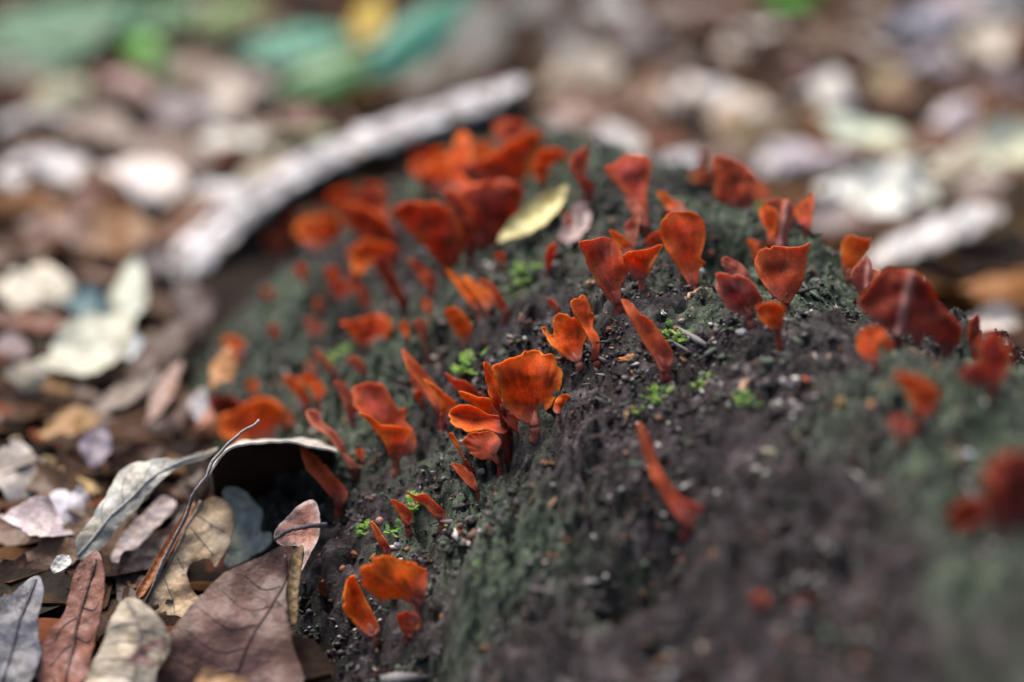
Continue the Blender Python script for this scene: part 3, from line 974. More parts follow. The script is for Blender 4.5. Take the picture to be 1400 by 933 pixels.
hero('dark purple-brown glossy leaf, largest at the bottom left', [(505, 975), (560, 840), (620, 720), (720, 600), (800, 545), (880, 500), (960, 473), (1000, 478), (985, 560), (978, 640), (990, 720), (1000, 800), (1005, 975)],
     (104, 78, 72), tilt=.7, lift=0.0360, curl=.10, seed=70, spots=6, vcol=(72, 48, 46), mid=[(978, 500), (970, 590), (920, 690), (860, 800), (785, 950)], edge_col=(92, 66, 56),
     veins=[[(962, 600), (900, 610), (830, 560)], [(930, 670), (840, 690), (760, 620)], [(890, 745), (790, 760), (690, 690)], [(850, 820), (740, 830), (640, 760)], [(812, 890), (700, 890), (590, 850)], [(940, 650), (975, 690), (990, 740)]])
hero('narrow curled tan leaf edge standing between dark leaf and log', [(985, 500), (1010, 478), (1040, 472), (1030, 560), (1020, 640), (1018, 720), (1000, 740), (985, 650), (990, 570)], (150, 128, 98), tilt=1.0, lift=0.0280, curl=.6, seed=71)
hero('small tan leaf tip at the bottom edge under the dark leaf', [(680, 960), (700, 890), (760, 905), (830, 925), (850, 970)], (160, 124, 88), tilt=.7, lift=0.0400, curl=.3, seed=72)
hero('small white leaf spot above the reddish brown leaf', [(175, 540), (200, 505), (235, 500), (245, 530), (215, 555), (185, 560)], (196, 198, 202), tilt=.6, lift=0.0180, curl=.3, seed=73)
hero('pale grey arched leaf bending down to the left', [(258, 455), (300, 390), (350, 310), (388, 222), (440, 180), (520, 165), (610, 168), (700, 140), (745, 128), (700, 165), (620, 195), (580, 222), (520, 280), (460, 340), (400, 405), (330, 485), (270, 512)], (186, 184, 178), P0=gpt((440, 280), .368), tilt=1.0, curl=-.4, seed=75,
     mid=[(265, 500), (420, 330), (560, 210), (720, 145)], vcol=(140, 138, 132), veins=[[(352, 400), (350, 340), (365, 300)], [(425, 325), (415, 260), (430, 210)], [(495, 262), (500, 215), (520, 180)]])


# arched leaf with the black hollow under it
def arch_leaf():
    near = catmull(z7([(700, 232), (725, 198), (765, 160), (810, 133), (870, 117), (940, 112), (1000, 114), (1060, 120), (1110, 128), (1150, 140)]), 6, False)
    n = len(near)
    t = np.linspace(0, 1, n)
    hump = np.sin(math.pi * np.clip(t * 1.05, 0, 1)) ** .6
    d = .352 + .014 * t
    rows = [at_depth(near, d)]
    top = near - np.c_[-8 * (1 - t), 2 + 9 * np.clip(.55 - t, 0, 1) * 2]
    rows.append(at_depth(near * .5 + top * .5, d + .007))
    rows.append(at_depth(top, d + .016))
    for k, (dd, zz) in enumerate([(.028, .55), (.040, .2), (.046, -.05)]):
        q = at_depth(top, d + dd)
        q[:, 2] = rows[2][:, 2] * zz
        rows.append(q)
    P = np.vstack(rows)
    f = []
    for r in range(len(rows) - 1):
        for j in range(n - 1):
            a = r * n + j
            f += [(a, a + 1, a + n + 1), (a, a + n + 1, a + n)]
    P = P + np.c_[np.zeros(len(P)), np.zeros(len(P)), .0016 * noise(P[:, 0] * 90, P[:, 1] * 60) + .0006 * noise(P[:, 0] * 300, P[:, 1] * 200)]
    V, fc, src, N = thicken(P, np.array(f), .00025, UP, True)
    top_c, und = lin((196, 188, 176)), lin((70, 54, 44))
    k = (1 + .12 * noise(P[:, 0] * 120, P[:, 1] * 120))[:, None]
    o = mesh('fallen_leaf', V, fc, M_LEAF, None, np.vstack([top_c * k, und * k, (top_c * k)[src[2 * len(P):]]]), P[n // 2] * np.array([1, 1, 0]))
    tag(o, 'white arched leaf over a black hollow against the foot of the log', 'leaf', GL)


arch_leaf()
# yellow leaf lying on the log
YL = zp = np.array([(680, 333), (690, 312), (712, 290), (735, 272), (757, 262), (775, 255), (770, 278), (757, 300), (735, 318), (706, 326)], float)
leaf('fallen_leaf', 'curled yellow-green leaf lying on the far part of the log', 'leaf', GL, YL, (232, 222, 158), tilt=.9, lift=.012, curl=.5, seed=81, n_in=150, edge_col=(190, 172, 120), spots=2)
leaf('fallen_leaf', 'pinkish white flake on the log right of the yellow leaf', 'leaf', GL, [(765, 330), (775, 300), (790, 280), (808, 282), (806, 310), (790, 330)], (160, 138, 138), tilt=.6, lift=.002, curl=.4, seed=82)

# ------------------------------------------------------------------ mushrooms
ZF = {1: (380, 400, 3.182), 2: (700, 180, 3.182), 3: (1000, 180, 3.455), 4: (380, 150, 3.182), 5: (200, 400, 3.889),
      6: (380, 620, 2.98), 8: (820, 420, 1.819), 9: (600, 440, 4.667), 10: (1130, 200, 2.333), 0: (0, 0, 1.0)}


def zpx(fr, p):
    ox, oy, s = ZF[fr]
    p = np.asarray(p, float).reshape(-1, 2)
    return np.c_[ox + p[:, 0] / s, oy + p[:, 1] / s]


TONES = {  # body, margin, foot of the cap
    'o': ((.76, .080, .005), (.95, .23, .025), (.34, .12, .085)),      # bright orange
    'r': ((.50, .042, .008), (.90, .17, .02), (.18, .035, .024)),     # brick red with orange margin
    'd': ((.44, .076, .038), (.74, .16, .05), (.19, .050, .036)),     # dusty red, powdery
    'p': ((.42, .11, .075), (.66, .22, .13), (.22, .072, .055)),     # pale dusty pink
    'm': ((.17, .022, .012), (.42, .08, .03), (.13, .036, .028)),     # dark maroon
    'b': ((.15, .065, .045), (.22, .09, .06), (.14, .07, .05)),         # faded brown
}
GROUPM = 'orange fan mushrooms growing on the log'
MUSH_N = [0]


def mushroom(label, tone, fr, base, neck, outline, lean=None, cup=None, turn=None, n_in=None, ruff=1.0, dd=0.0, rimw=1.0, ridge=None, cren=None, kink=None, nicks=None):
    MUSH_N[0] += 1
    seed = MUSH_N[0] * 17 + 3
    rs = np.random.RandomState(seed)
    out = zpx(fr, outline)
    base, neck = zpx(fr, base)[0], zpx(fr, neck)[0]
    base = neck + .78 * (base - neck)
    B, d0 = hit(base)
    d0 += dd
    if dd:
        B = at_depth(base, d0)[0]
    B0 = B.copy()
    B0[2] = min(B[2], float(top_h(np.array([B[0]]), np.array([B[1]]))[0]))
    mpp = d0 / PX
    fine = abs(d0 - FOC) < .07
    smooth = catmull(out, 9)
    c = smooth.mean(0)
    ctr = np.linalg.norm(smooth - neck, axis=1)
    tip = smooth[ctr > np.percentile(ctr, 78)].mean(0)
    ax = tip - neck
    Lp = max(np.linalg.norm(ax), 6.0)
    ax = ax / Lp
    la = np.array([-ax[1], ax[0]])
    ext = np.abs((smooth - neck) @ la)
    W = max(ext.max(), 3.0) * mpp
    aspect = 2 * ext.mean() / Lp
    # crenulate the margin a little
    if cren is None:
        cren = .012 if fine else .01
    rad = smooth - c
    a = np.arctan2(rad[:, 1], rad[:, 0])
    wob = 1.7 * cren * (np.sin(a * 13 + seed) * .4 + noise(a * 6 + seed, a * 0) * 1.3 + noise(a * 14 + seed, a * 0 + 4) * .9 + .5 * np.sin(a * 7 + seed * 3))
    for _ in range(nicks if nicks is not None else (rs.randint(0, 4) if fine else 1)):          # splits and nicks in the margin
        a0 = math.atan2(ax[1], ax[0]) + rs.uniform(-1.2, 1.2)
        da = (a - a0 + math.pi) % (2 * math.pi) - math.pi
        wob = wob - rs.uniform(.06, .17) * np.exp(-(np.abs(da) / rs.uniform(.05, .11)) ** 1.4)
    if fr in (4, 5) and d0 > .42:                             # far ones stand a little larger
        smooth = neck + (smooth - neck) * 1.22
        rad = rad * 1.22
    smooth = smooth + rad * wob[:, None]
    n_in = n_in or (330 if fine else 110)
    v, f, rimd = flat_mesh(smooth, 120 if fine else 48, n_in, seed)
    rimd = rimd * mpp
    h = ((v - neck) @ ax) / Lp
    q = ((v - neck) @ la) * mpp
    Lm = Lp * mpp
    if turn is None:
        turn = (1.3 if aspect < .42 else .35) * rs.choice([-1, 1])
    if lean is None:
        lean = rs.uniform(-.15, .4)
    if cup is None:
        cup = rs.uniform(-.9, .9)
    ph = np.arctan2(q, np.maximum(h, .02) * Lm)
    off = lean * h * Lm + cup * q * q / max(W, 1e-4) + turn * q
    off = off + ruff * .055 * Lm * np.clip(h, 0, 1.2) ** 2 * (np.sin(ph * 6.0 + seed) + .6 * np.sin(ph * 11 + 2 * seed))
    off = off + ruff * .09 * Lm * noise(v[:, 0] / Lp * 2.2 + seed, v[:, 1] / Lp * 2.2)
    off = off + ruff * .00016 * np.sin(ph * 34 + 3 * noise(ph * 5 + seed, h)) * np.clip(h, 0, 1)
    off = off - .0007 * np.exp(-rimd / .0006)
    if kink:                                   # a fold across the cap: (px point, px point, depth per px)
        k0, k1 = zpx(fr, kink[0])[0], zpx(fr, kink[1])[0]
        kd = (k1 - k0) / np.linalg.norm(k1 - k0)
        sd_ = (v - k0) @ np.array([-kd[1], kd[0]])
        off = off + kink[2] * np.abs(sd_) * mpp
    if ridge is not None:
        ra, rb = zpx(fr, ridge[0])[0], zpx(fr, ridge[1])[0]
        e = rb - ra
        t = np.clip(((v - ra) @ e) / (e @ e), 0, 1)
        rd = np.linalg.norm(v - (ra + t[:, None] * e), axis=1) * mpp
        off = off - .0014 * np.exp(-(rd / .0008) ** 2)
    # never sink the cap behind the log
    P = at_depth(v, d0 + off)
    tk = (.00026 if Lm > .012 else .0002) * (.38 + .62 * np.clip(rimd / .0012, 0, 1))
    V, fc, src, N = thicken(P, f, tk, -F)
    body, marg, foot = [np.array(t) for t in TONES[tone]]
    jit = rs.uniform(.8, 1.22)
    body = body * jit * np.array([1, rs.uniform(.75, 1.12), rs.uniform(.8, 1.5)])
    marg = np.clip(marg * rs.uniform(.85, 1.1), 0, .95)
    # pigment: orange margin, faint zones, streaks, pale foot
    rimf = np.exp(-rimd / (.0012 * rimw)) * np.clip(h * 2.2, .25, 1)
    streak = noise(ph * 9 + seed, h * 1.5) * .5 + noise(ph * 26 + seed, h * 3) * .35
    zone = np.sin(h * 15 + 2.0 * noise(v[:, 0] * .06, v[:, 1] * .06) + seed)
    colr = body[None] * (.92 + .6 * streak + .36 * zone)[:, None]
    big = noise(v[:, 0] * .035 + seed * 1.7, v[:, 1] * .035)
    alt = np.array(TONES['r' if tone in 'od' else 'd'][0])
    colr = colr + (alt - body)[None] * np.clip(.2 + 1.0 * big, 0, .4 if tone == 'o' else .7)[:, None]
    colr = colr + (marg - colr) * np.clip(rimf * 1.1, 0, 1)[:, None]
    ft = np.clip(1 - h / .32, 0, 1) ** 1.3
    colr = colr + (foot * 1.25 - colr) * (ft * .9)[:, None]
    if ridge is not None:
        colr = colr + (np.array([.50, .27, .24]) - colr) * (np.exp(-(rd / .0008) ** 2) * .8)[:, None]
    colr = np.clip(colr, 0.004, 1)
    back = colr * np.array([.92, 1.0, 1.1])
    e = empty('fan_mushroom', B0, label, 'mushroom', GROUPM)
    mesh('cap', V, fc, M_CAP, e, np.vstack([colr, back]), B0)
    # stem
    nk = at_depth(neck, d0)[0]
    i0 = int(np.argmin(np.linalg.norm(v - (neck + ax * Lp * .18), axis=1)))
    r0 = float(np.clip(.055 * Lm + .0003, .00045, .0013))
    mid = (B0 + nk) / 2 + np.array([rs.uniform(-.3, .3) * r0, .3 * r0, 0])
    path = catmull(np.array([B0 - np.array([0, 0, .0025]), B0, mid, nk, P[i0]]), 4, False)
    t = np.linspace(0, 1, len(path))
    rr = r0 * (1.25 - .35 * t) * (1 + .08 * np.sin(t * 19 + seed))
    rr[-3:] *= np.array([.8, .6, .4])
    tv, tf = tube(path, rr, 8)
    scol = foot[None] * 1.15 * (np.array([1.0, .92, .88]) + rs.uniform(-.1, .1, 3)) * np.ones((len(tv), 1))
    mesh('stem', tv, tf, M_CAP, e, scol, B0)
    return e


m_ = mushroom
# --- the central tuft
m_('largest bright orange scalloped fan mushroom, standing at the centre of the log', 'o', 9, (622, 715), (612, 655), [(560, 650), (450, 575), (405, 480), (372, 400), (347, 292), (390, 265), (440, 235), (490, 225), (535, 205), (560, 185), (610, 180), (645, 190), (670, 210), (720, 205), (750, 226), (755, 280), (785, 310), (790, 360), (780, 420), (750, 470), (725, 530), (685, 580), (650, 645)], lean=.25, cup=-.35, turn=.25, n_in=700, cren=.016, rimw=.9, nicks=0)
m_('narrow edge-on orange mushroom overlapping the left side of the largest fan', 'r', 9, (455, 700), (405, 575), [(285, 265), (310, 255), (335, 300), (370, 390), (410, 540), (440, 580), (490, 600), (545, 665), (570, 720), (555, 740), (515, 725), (450, 670), (400, 600), (350, 540), (310, 440), (295, 340)], lean=.1, turn=1.0, cup=.2, dd=-.004, rimw=1.2)
m_('tongue-shaped red mushroom with orange rim lying flat in front of the largest fan', 'r', 9, (445, 715), (430, 660), [(60, 610), (75, 565), (130, 535), (200, 535), (260, 560), (310, 590), (370, 600), (430, 620), (445, 680), (420, 715), (380, 712), (300, 690), (190, 705), (120, 680), (70, 640)], lean=-.1, cup=-.9, turn=.9, dd=-.001, rimw=1.3)
m_('bright orange petal mushroom wedged behind the flat red tongue of the central tuft', 'o', 9, (400, 640), (390, 600), [(125, 445), (180, 455), (250, 480), (320, 490), (345, 530), (400, 600), (380, 625), (330, 600), (270, 570), (220, 530), (150, 490)], turn=-1.0, cup=.3)
m_('pointed dusty red petal mushroom, rearmost in the left of the central tuft', 'd', 9, (290, 500), (262, 468), [(40, 330), (65, 335), (100, 365), (170, 380), (230, 430), (265, 468), (225, 472), (130, 440), (95, 410), (60, 370)], turn=-1.1)
m_('tiny orange knob mushroom just right of the foot of the largest fan', 'o', 9, (778, 608), (768, 582), [(730, 570), (745, 500), (790, 465), (830, 470), (840, 500), (830, 540), (800, 575), (770, 590)], cup=.9)
m_('small rounded orange-red fan with bent stalk directly below the central tuft', 'd', 9, (400, 975), (372, 865), [(150, 765), (200, 710), (260, 700), (310, 695), (360, 715), (402, 770), (385, 810), (370, 850), (385, 905), (365, 905), (330, 880), (260, 880), (200, 840), (165, 800)], cup=.5, turn=.3, rimw=1.4, dd=-.002)
m_('thin upright red sliver mushroom left of the small fan with bent stalk', 'r', 9, (215, 965), (190, 915), [(60, 720), (80, 710), (105, 740), (130, 790), (145, 840), (180, 890), (205, 920), (188, 925), (150, 870), (120, 820), (90, 770)])
m_('small leaf-shaped pinkish orange mushroom beside the round grey bead', 'd', 1, (876, 915), (862, 855), [(755, 745), (790, 748), (830, 770), (860, 810), (868, 860), (850, 858), (810, 820), (780, 785)], turn=.6, rimw=1.3)
# --- left of the tuft
m_('tall dusty lance-shaped mushroom left of the central tuft', 'd', 1, (722, 590), (705, 530), [(540, 255), (560, 262), (610, 310), (660, 370), (692, 420), (712, 520), (700, 540), (650, 450), (600, 385), (565, 340)], turn=1.4)
m_('folded orange mushroom leaning against the tall dusty lance', 'o', 1, (724, 595), (720, 560), [(630, 378), (690, 410), (740, 450), (780, 490), (745, 520), (727, 570), (710, 530), (692, 450)], turn=-.9, dd=-.002)
m_('short blurred pink petal mushroom hiding behind the tall dusty lance', 'p', 1, (640, 480), (622, 448), [(575, 370), (600, 375), (635, 420), (630, 450), (610, 450), (592, 425)])
m_('lobed dusty red mushroom, back sheet of the double fan above the arched leaf', 'd', 1, (520, 780), (520, 730), [(325, 455), (333, 412), (370, 398), (420, 390), (455, 402), (480, 440), (505, 482), (530, 512), (552, 500), (560, 530), (553, 560), (590, 600), (595, 660), (535, 735), (490, 690), (360, 525), (330, 500)], lean=.35, cup=-.5, turn=.2, cren=.02, dd=.003)
m_('orange lip mushroom, front sheet of the double fan above the arched leaf', 'o', 1, (515, 795), (508, 728), [(355, 525), (410, 545), (450, 575), (500, 580), (560, 590), (595, 625), (602, 670), (580, 705), (540, 715), (520, 735), (490, 722), (465, 660), (425, 600), (390, 560)], lean=-.2, cup=.6, turn=-.3, dd=-.002, rimw=1.5)
m_('leaf-shaped red mushroom with orange edge at the black mouth of the arched leaf', 'd', 1, (258, 950), (262, 915), [(100, 665), (140, 690), (190, 730), (240, 790), (285, 840), (303, 870), (300, 900), (270, 920), (230, 890), (190, 840), (150, 800), (115, 750)], turn=.6, cup=.5, rimw=1.5, dd=-.005)
m_('dark folded orange mushroom beside the blurred lime moss, left half of the log', 'r', 1, (400, 275), (390, 232), [(265, 130), (320, 125), (370, 110), (430, 95), (480, 110), (495, 150), (475, 200), (430, 222), (370, 240), (330, 200), (300, 160)], turn=.3, cup=-.8)
m_('single upright orange petal above the lime moss plant', 'o', 1, (812, 235), (812, 212), [(725, 75), (770, 65), (800, 85), (835, 130), (847, 165), (825, 220), (795, 215), (765, 165), (735, 110)])
m_('dusty pink petal mushroom left of the lime moss plant', 'p', 1, (660, 295), (652, 262), [(590, 130), (630, 115), (665, 140), (685, 190), (672, 240), (655, 275), (640, 240), (610, 180)])
m_('left blade of the blurred red twin fans near the left log edge', 'r', 1, (130, 535), (125, 500), [(20, 375), (60, 365), (110, 400), (140, 470), (125, 512), (80, 450)])
m_('right blade of the blurred red twin fans near the left log edge', 'r', 1, (185, 520), (178, 482), [(90, 370), (140, 355), (185, 390), (210, 440), (190, 492), (165, 460), (140, 410)])
m_('thin bent pink stalk mushroom reaching down toward the arched leaf', 'p', 1, (335, 775), (318, 745), [(125, 520), (170, 515), (200, 570), (260, 620), (310, 720), (332, 760), (315, 765), (260, 680), (210, 620), (150, 580)], turn=.6)
m_('slim pink petal mushroom standing just left of the double fan', 'p', 1, (325, 585), (322, 555), [(245, 390), (285, 390), (320, 440), (350, 500), (332, 560), (310, 560), (290, 490), (265, 440)])
m_('small faded pink flap mushroom below the dark folded mushroom', 'p', 1, (385, 375), (370, 350), [(300, 285), (345, 280), (375, 310), (390, 355), (360, 352), (330, 330)])
m_('slender pink blade mushroom slanting below the blurred lime moss', 'p', 1, (262, 385), (252, 362), [(150, 250), (185, 262), (235, 320), (265, 368), (240, 370), (200, 320)])
# --- crest
m_('tall brick red fan mushroom on the skyline before a white leaf', 'd', 2, (592, 440), (588, 400), [(400, 160), (440, 140), (490, 105), (530, 98), (580, 110), (608, 150), (595, 220), (585, 290), (590, 360), (602, 405), (580, 400), (530, 310), (480, 260), (430, 200)], cup=.5, turn=.3, lean=.2)
m_('small pink blade mushroom at the foot of the tall skyline fan', 'p', 2, (595, 440), (588, 418), [(490, 300), (530, 290), (560, 320), (600, 415), (582, 422), (540, 370), (510, 340)], dd=-.004)
m_('small orange scoop mushroom between the tall skyline fan and the spoon-shaped one', 'o', 2, (725, 385), (715, 348), [(628, 270), (655, 260), (700, 295), (745, 320), (750, 345), (720, 352), (680, 345), (650, 300)], turn=.4)
m_('large spoon-shaped brick orange mushroom below the mossy hump', 'r', 2, (797, 700), (788, 672), [(650, 400), (680, 360), (730, 345), (790, 355), (830, 385), (843, 430), (835, 500), (820, 550), (845, 575), (815, 600), (812, 650), (788, 690), (760, 655), (720, 590), (680, 530), (655, 480), (645, 440)], cup=.5, turn=-.2, n_in=500, lean=.1, rimw=1.6)
m_('broad dusty orange mushroom with rolled left edge above the jagged one', 'd', 2, (470, 785), (462, 748), [(290, 490), (330, 475), (400, 458), (440, 475), (475, 520), (490, 570), (505, 610), (482, 660), (472, 700), (478, 750), (440, 752), (390, 690), (350, 620), (315, 560)], cup=.5, turn=.4, n_in=500, rimw=1.2)
m_('orange cup mushroom tucked between the broad dusty one and the spoon-shaped one', 'o', 2, (568, 700), (562, 640), [(485, 540), (530, 520), (590, 512), (650, 490), (640, 530), (605, 590), (580, 642), (545, 645), (505, 605)], cup=-.9, turn=.2)
m_('orange tongue mushroom curling over behind the orange cup', 'o', 2, (520, 580), (505, 525), [(425, 430), (460, 440), (505, 475), (530, 510), (505, 532), (470, 510), (440, 470)], turn=.5)
m_('dusty pink spike mushroom rising behind the orange cup', 'p', 2, (530, 555), (525, 500), [(490, 420), (520, 375), (555, 355), (555, 400), (545, 460), (535, 508), (515, 492)])
m_('half hidden red mushroom touching the left side of the spoon-shaped one', 'r', 2, (610, 545), (605, 502), [(578, 490), (590, 460), (625, 435), (652, 440), (640, 480), (605, 512)])
m_('jagged torn orange mushroom above the largest fan', 'o', 1, (1316, 328), (1302, 295), [(1150, 160), (1165, 150), (1180, 180), (1200, 180), (1195, 130), (1215, 95), (1240, 92), (1290, 110), (1330, 150), (1350, 190), (1330, 230), (1317, 290), (1298, 305), (1260, 290), (1210, 250), (1175, 210)], cup=-.4, turn=.2, cren=.022)
m_('hooded red mushroom right behind the jagged torn one', 'r', 1, (1397, 330), (1385, 282), [(1275, 40), (1320, 10), (1340, 20), (1365, 75), (1378, 110), (1370, 150), (1395, 190), (1402, 240), (1388, 290), (1360, 210), (1310, 130), (1285, 90)], turn=.6)
m_('tiny pink bud mushroom behind the top of the jagged torn one', 'p', 1, (1228, 108), (1218, 88), [(1168, 30), (1190, 27), (1215, 50), (1228, 85), (1210, 92), (1185, 65)])
m_('long slanting orange blade mushroom in front of the small pale pebbles', 'd', 0, (909, 520), (908, 503), [(850, 411), (862, 413), (875, 428), (888, 436), (905, 458), (918, 478), (921, 492), (915, 503), (905, 508), (895, 492), (878, 466), (862, 437)], turn=.7, rimw=1.4)
# --- right group
m_('broad red cup mushroom with bright orange upper lip on the crest', 'd', 3, (252, 850), (255, 808), [(110, 620), (120, 580), (150, 555), (200, 540), (280, 548), (340, 540), (372, 525), (365, 580), (350, 650), (335, 720), (295, 780), (265, 815), (210, 790), (165, 740), (130, 690)], cup=.7, turn=-.2, n_in=500, lean=-.1, rimw=1.8)
m_('dark red mushroom corner peeking out behind the broad cup', 'r', 3, (135, 660), (120, 600), [(75, 510), (110, 515), (150, 530), (165, 545), (130, 590), (108, 612), (90, 560)])
m_('narrow orange-lined spoon mushroom above the broad cup', 'r', 3, (180, 575), (180, 535), [(128, 365), (170, 355), (210, 370), (222, 410), (210, 470), (192, 540), (165, 538), (172, 480), (145, 430)], cup=-.7)
m_('pale pink rounded mushroom capping the orange-lined spoon', 'p', 3, (215, 500), (210, 385), [(145, 350), (190, 320), (240, 325), (247, 375), (215, 388), (175, 360)])
m_('wrinkled dusty stalk-like mushroom rising above the broad cup', 'd', 3, (232, 580), (235, 540), [(240, 335), (265, 318), (290, 340), (292, 400), (270, 470), (258, 545), (210, 545), (225, 450)], cup=1.0, turn=.2, ridge=((262, 340), (235, 540)))
m_('soft red mushroom with orange window behind the wrinkled stalk', 'd', 3, (360, 480), (362, 452), [(300, 360), (350, 320), (385, 290), (390, 330), (382, 400), (375, 460), (345, 452), (310, 420)])
m_('upper pink oval mushroom of the pair left of the broad cup', 'p', 2, (1010, 700), (1020, 635), [(910, 560), (930, 545), (970, 560), (1010, 590), (1038, 635), (1010, 640), (960, 620), (925, 600)], turn=.5)
m_('lower pink ear-shaped mushroom of the pair left of the broad cup', 'p', 2, (1046, 872), (1032, 790), [(880, 640), (900, 615), (940, 620), (990, 625), (1040, 650), (1075, 700), (1087, 740), (1055, 772), (1035, 800), (970, 790), (930, 760), (895, 700)], cup=-.6, turn=.2, kink=((930, 640), (1060, 780), .5))
m_('small orange goblet mushroom on a thin stalk under the broad cup', 'r', 0, (1069, 492), (1063, 452), [(1034, 421), (1046, 414), (1061, 414), (1073, 422), (1071, 438), (1067, 453), (1055, 450), (1040, 438)], cup=-.8, rimw=1.3)
m_('wide dusty red fan mushroom on the mossy hump skyline', 'd', 2, (960, 345), (962, 322), [(870, 120), (920, 108), (980, 130), (1040, 170), (1067, 210), (1048, 270), (1038, 332), (960, 328), (885, 290), (888, 210)], cup=.4)
m_('dark red fold mushroom right beside the wide hump fan', 'r', 2, (1070, 340), (1065, 300), [(1058, 212), (1100, 250), (1118, 295), (1085, 308), (1040, 290)], cup=-.6)
m_('orange tongue mushroom left of the wide hump fan', 'o', 2, (870, 290), (872, 215), [(785, 180), (830, 160), (880, 175), (892, 222), (830, 218), (785, 208)])
m_('thin dark red spike mushroom behind the orange tongue on the hump', 'm', 2, (815, 230), (816, 155), [(812, 95), (830, 88), (842, 100), (832, 150), (815, 165), (806, 140)])
m_('squarish orange mushroom on the right skyline before the bluish slab leaf', 'o', 3, (550, 705), (545, 675), [(520, 560), (530, 510), (570, 490), (620, 505), (665, 505), (652, 560), (610, 615), (560, 682), (530, 662)], cup=.5, rimw=1.4)
m_('wrinkled pink shell mushroom just left of the striped maroon fan', 'p', 3, (615, 790), (612, 760), [(565, 690), (575, 650), (610, 615), (650, 590), (670, 640), (707, 665), (680, 712), (640, 742), (620, 772), (590, 740)], ridge=((650, 600), (640, 740)))
m_('tiny red tip mushroom on the skyline left of the squarish one', 'd', 3, (465, 560), (462, 540), [(440, 510), (470, 490), (503, 478), (498, 510), (478, 545), (455, 540)])
m_('large maroon fan mushroom with pale central stripe at the right', 'm', 10, (228, 640), (225, 600), [(100, 500), (140, 440), (190, 395), (230, 390), (280, 400), (330, 440), (370, 510), (420, 560), (430, 610), (380, 680), (360, 640), (320, 600), (295, 645), (262, 600), (222, 605), (150, 552)], cup=.3, turn=.1, ridge=((272, 405), (228, 605)), n_in=450, lean=.1)
m_('small curled orange hook mushroom below the striped maroon fan', 'r', 10, (158, 730), (150, 690), [(95, 630), (110, 590), (150, 575), (190, 590), (215, 640), (190, 652), (168, 625), (160, 692), (115, 672)], cup=.6)
m_('blurred orange hood mushroom below the curled hook at the right', 'r', 10, (290, 915), (292, 865), [(215, 730), (270, 725), (330, 755), (362, 790), (342, 840), (300, 872), (262, 800)], cup=.5, rimw=1.5)
m_('faint pinkish stub mushroom under the blurred orange hood', 'p', 10, (245, 960), (240, 920), [(200, 870), (240, 855), (275, 880), (265, 920), (220, 925)])
m_('tall red leaf-like mushroom nearest the right edge of the picture', 'd', 10, (530, 805), (530, 770), [(480, 640), (530, 595), (575, 630), (592, 680), (562, 750), (532, 782), (500, 720)], turn=.4)
m_('low dusty red flap mushroom left of the tall right-edge one', 'p', 10, (470, 780), (470, 755), [(425, 730), (470, 690), (512, 710), (503, 760), (450, 758)])
m_('thin red spike mushroom behind the low flap at the right edge', 'm', 10, (475, 680), (468, 645), [(450, 580), (480, 535), (490, 580), (475, 650), (458, 640)])
m_('very blurred large red mushroom cut by the right edge', 'm', 0, (1385, 735), (1382, 715), [(1345, 650), (1372, 622), (1412, 625), (1432, 680), (1405, 722), (1362, 720)], cup=.6)
m_('very blurred low brown-orange mushroom beside the large one cut by the edge', 'm', 0, (1335, 735), (1335, 722), [(1298, 700), (1322, 682), (1355, 690), (1358, 722), (1310, 726)])
m_('blurred long orange-red stalk mushroom leaning alone on the near slope', 'd', 8, (222, 560), (215, 530), [(95, 290), (118, 315), (150, 400), (200, 470), (255, 498), (242, 540), (205, 535), (150, 460), (118, 390)], turn=.3)
m_('small out-of-focus orange nub mushroom low on the near slope', 'p', 8, (398, 752), (398, 738), [(375, 722), (395, 708), (420, 718), (417, 742), (385, 748)])
m_('small out-of-focus pink nub mushroom low on the near slope', 'b', 8, (490, 775), (488, 762), [(470, 752), (492, 728), (522, 722), (522, 745), (500, 768)])
# --- front
m_('glowing orange drooping fan mushroom nearest the bottom of the log', 'o', 6, (565, 710), (572, 610), [(325, 500), (370, 440), (430, 415), (490, 430), (560, 450), (620, 490), (634, 530), (602, 590), (575, 615), (470, 592), (420, 602), (370, 560)], lean=-.3, cup=.5, turn=.1, n_in=450, rimw=2.2, cren=.02)
m_('dark orange blade mushroom left under the drooping fan', 'o', 6, (395, 760), (385, 730), [(265, 630), (280, 520), (310, 500), (330, 540), (360, 600), (400, 680), (412, 720), (372, 747), (320, 700)], turn=.5)
m_('small brown-orange nub mushroom in the shade under the drooping fan', 'd', 6, (525, 775), (520, 745), [(485, 660), (530, 645), (567, 660), (582, 690), (545, 750), (505, 725)], rimw=1.6)
m_('thin orange stalk mushroom leaning behind the drooping fan', 'd', 6, (448, 425), (442, 405), [(372, 272), (395, 288), (430, 340), (462, 398), (435, 412), (400, 350)])
m_('short curved orange mushroom alone beside the low moss sprigs', 'd', 6, (538, 338), (528, 295), [(462, 190), (500, 200), (545, 240), (547, 280), (527, 302), (500, 260), (470, 220)], turn=.5, rimw=1.4)
m_('double-tipped orange mushroom touching the tallest low moss sprig', 'd', 6, (670, 320), (662, 268), [(525, 155), (560, 172), (600, 165), (640, 200), (680, 240), (677, 275), (640, 260), (600, 215), (560, 195)], turn=.4, rimw=1.4)
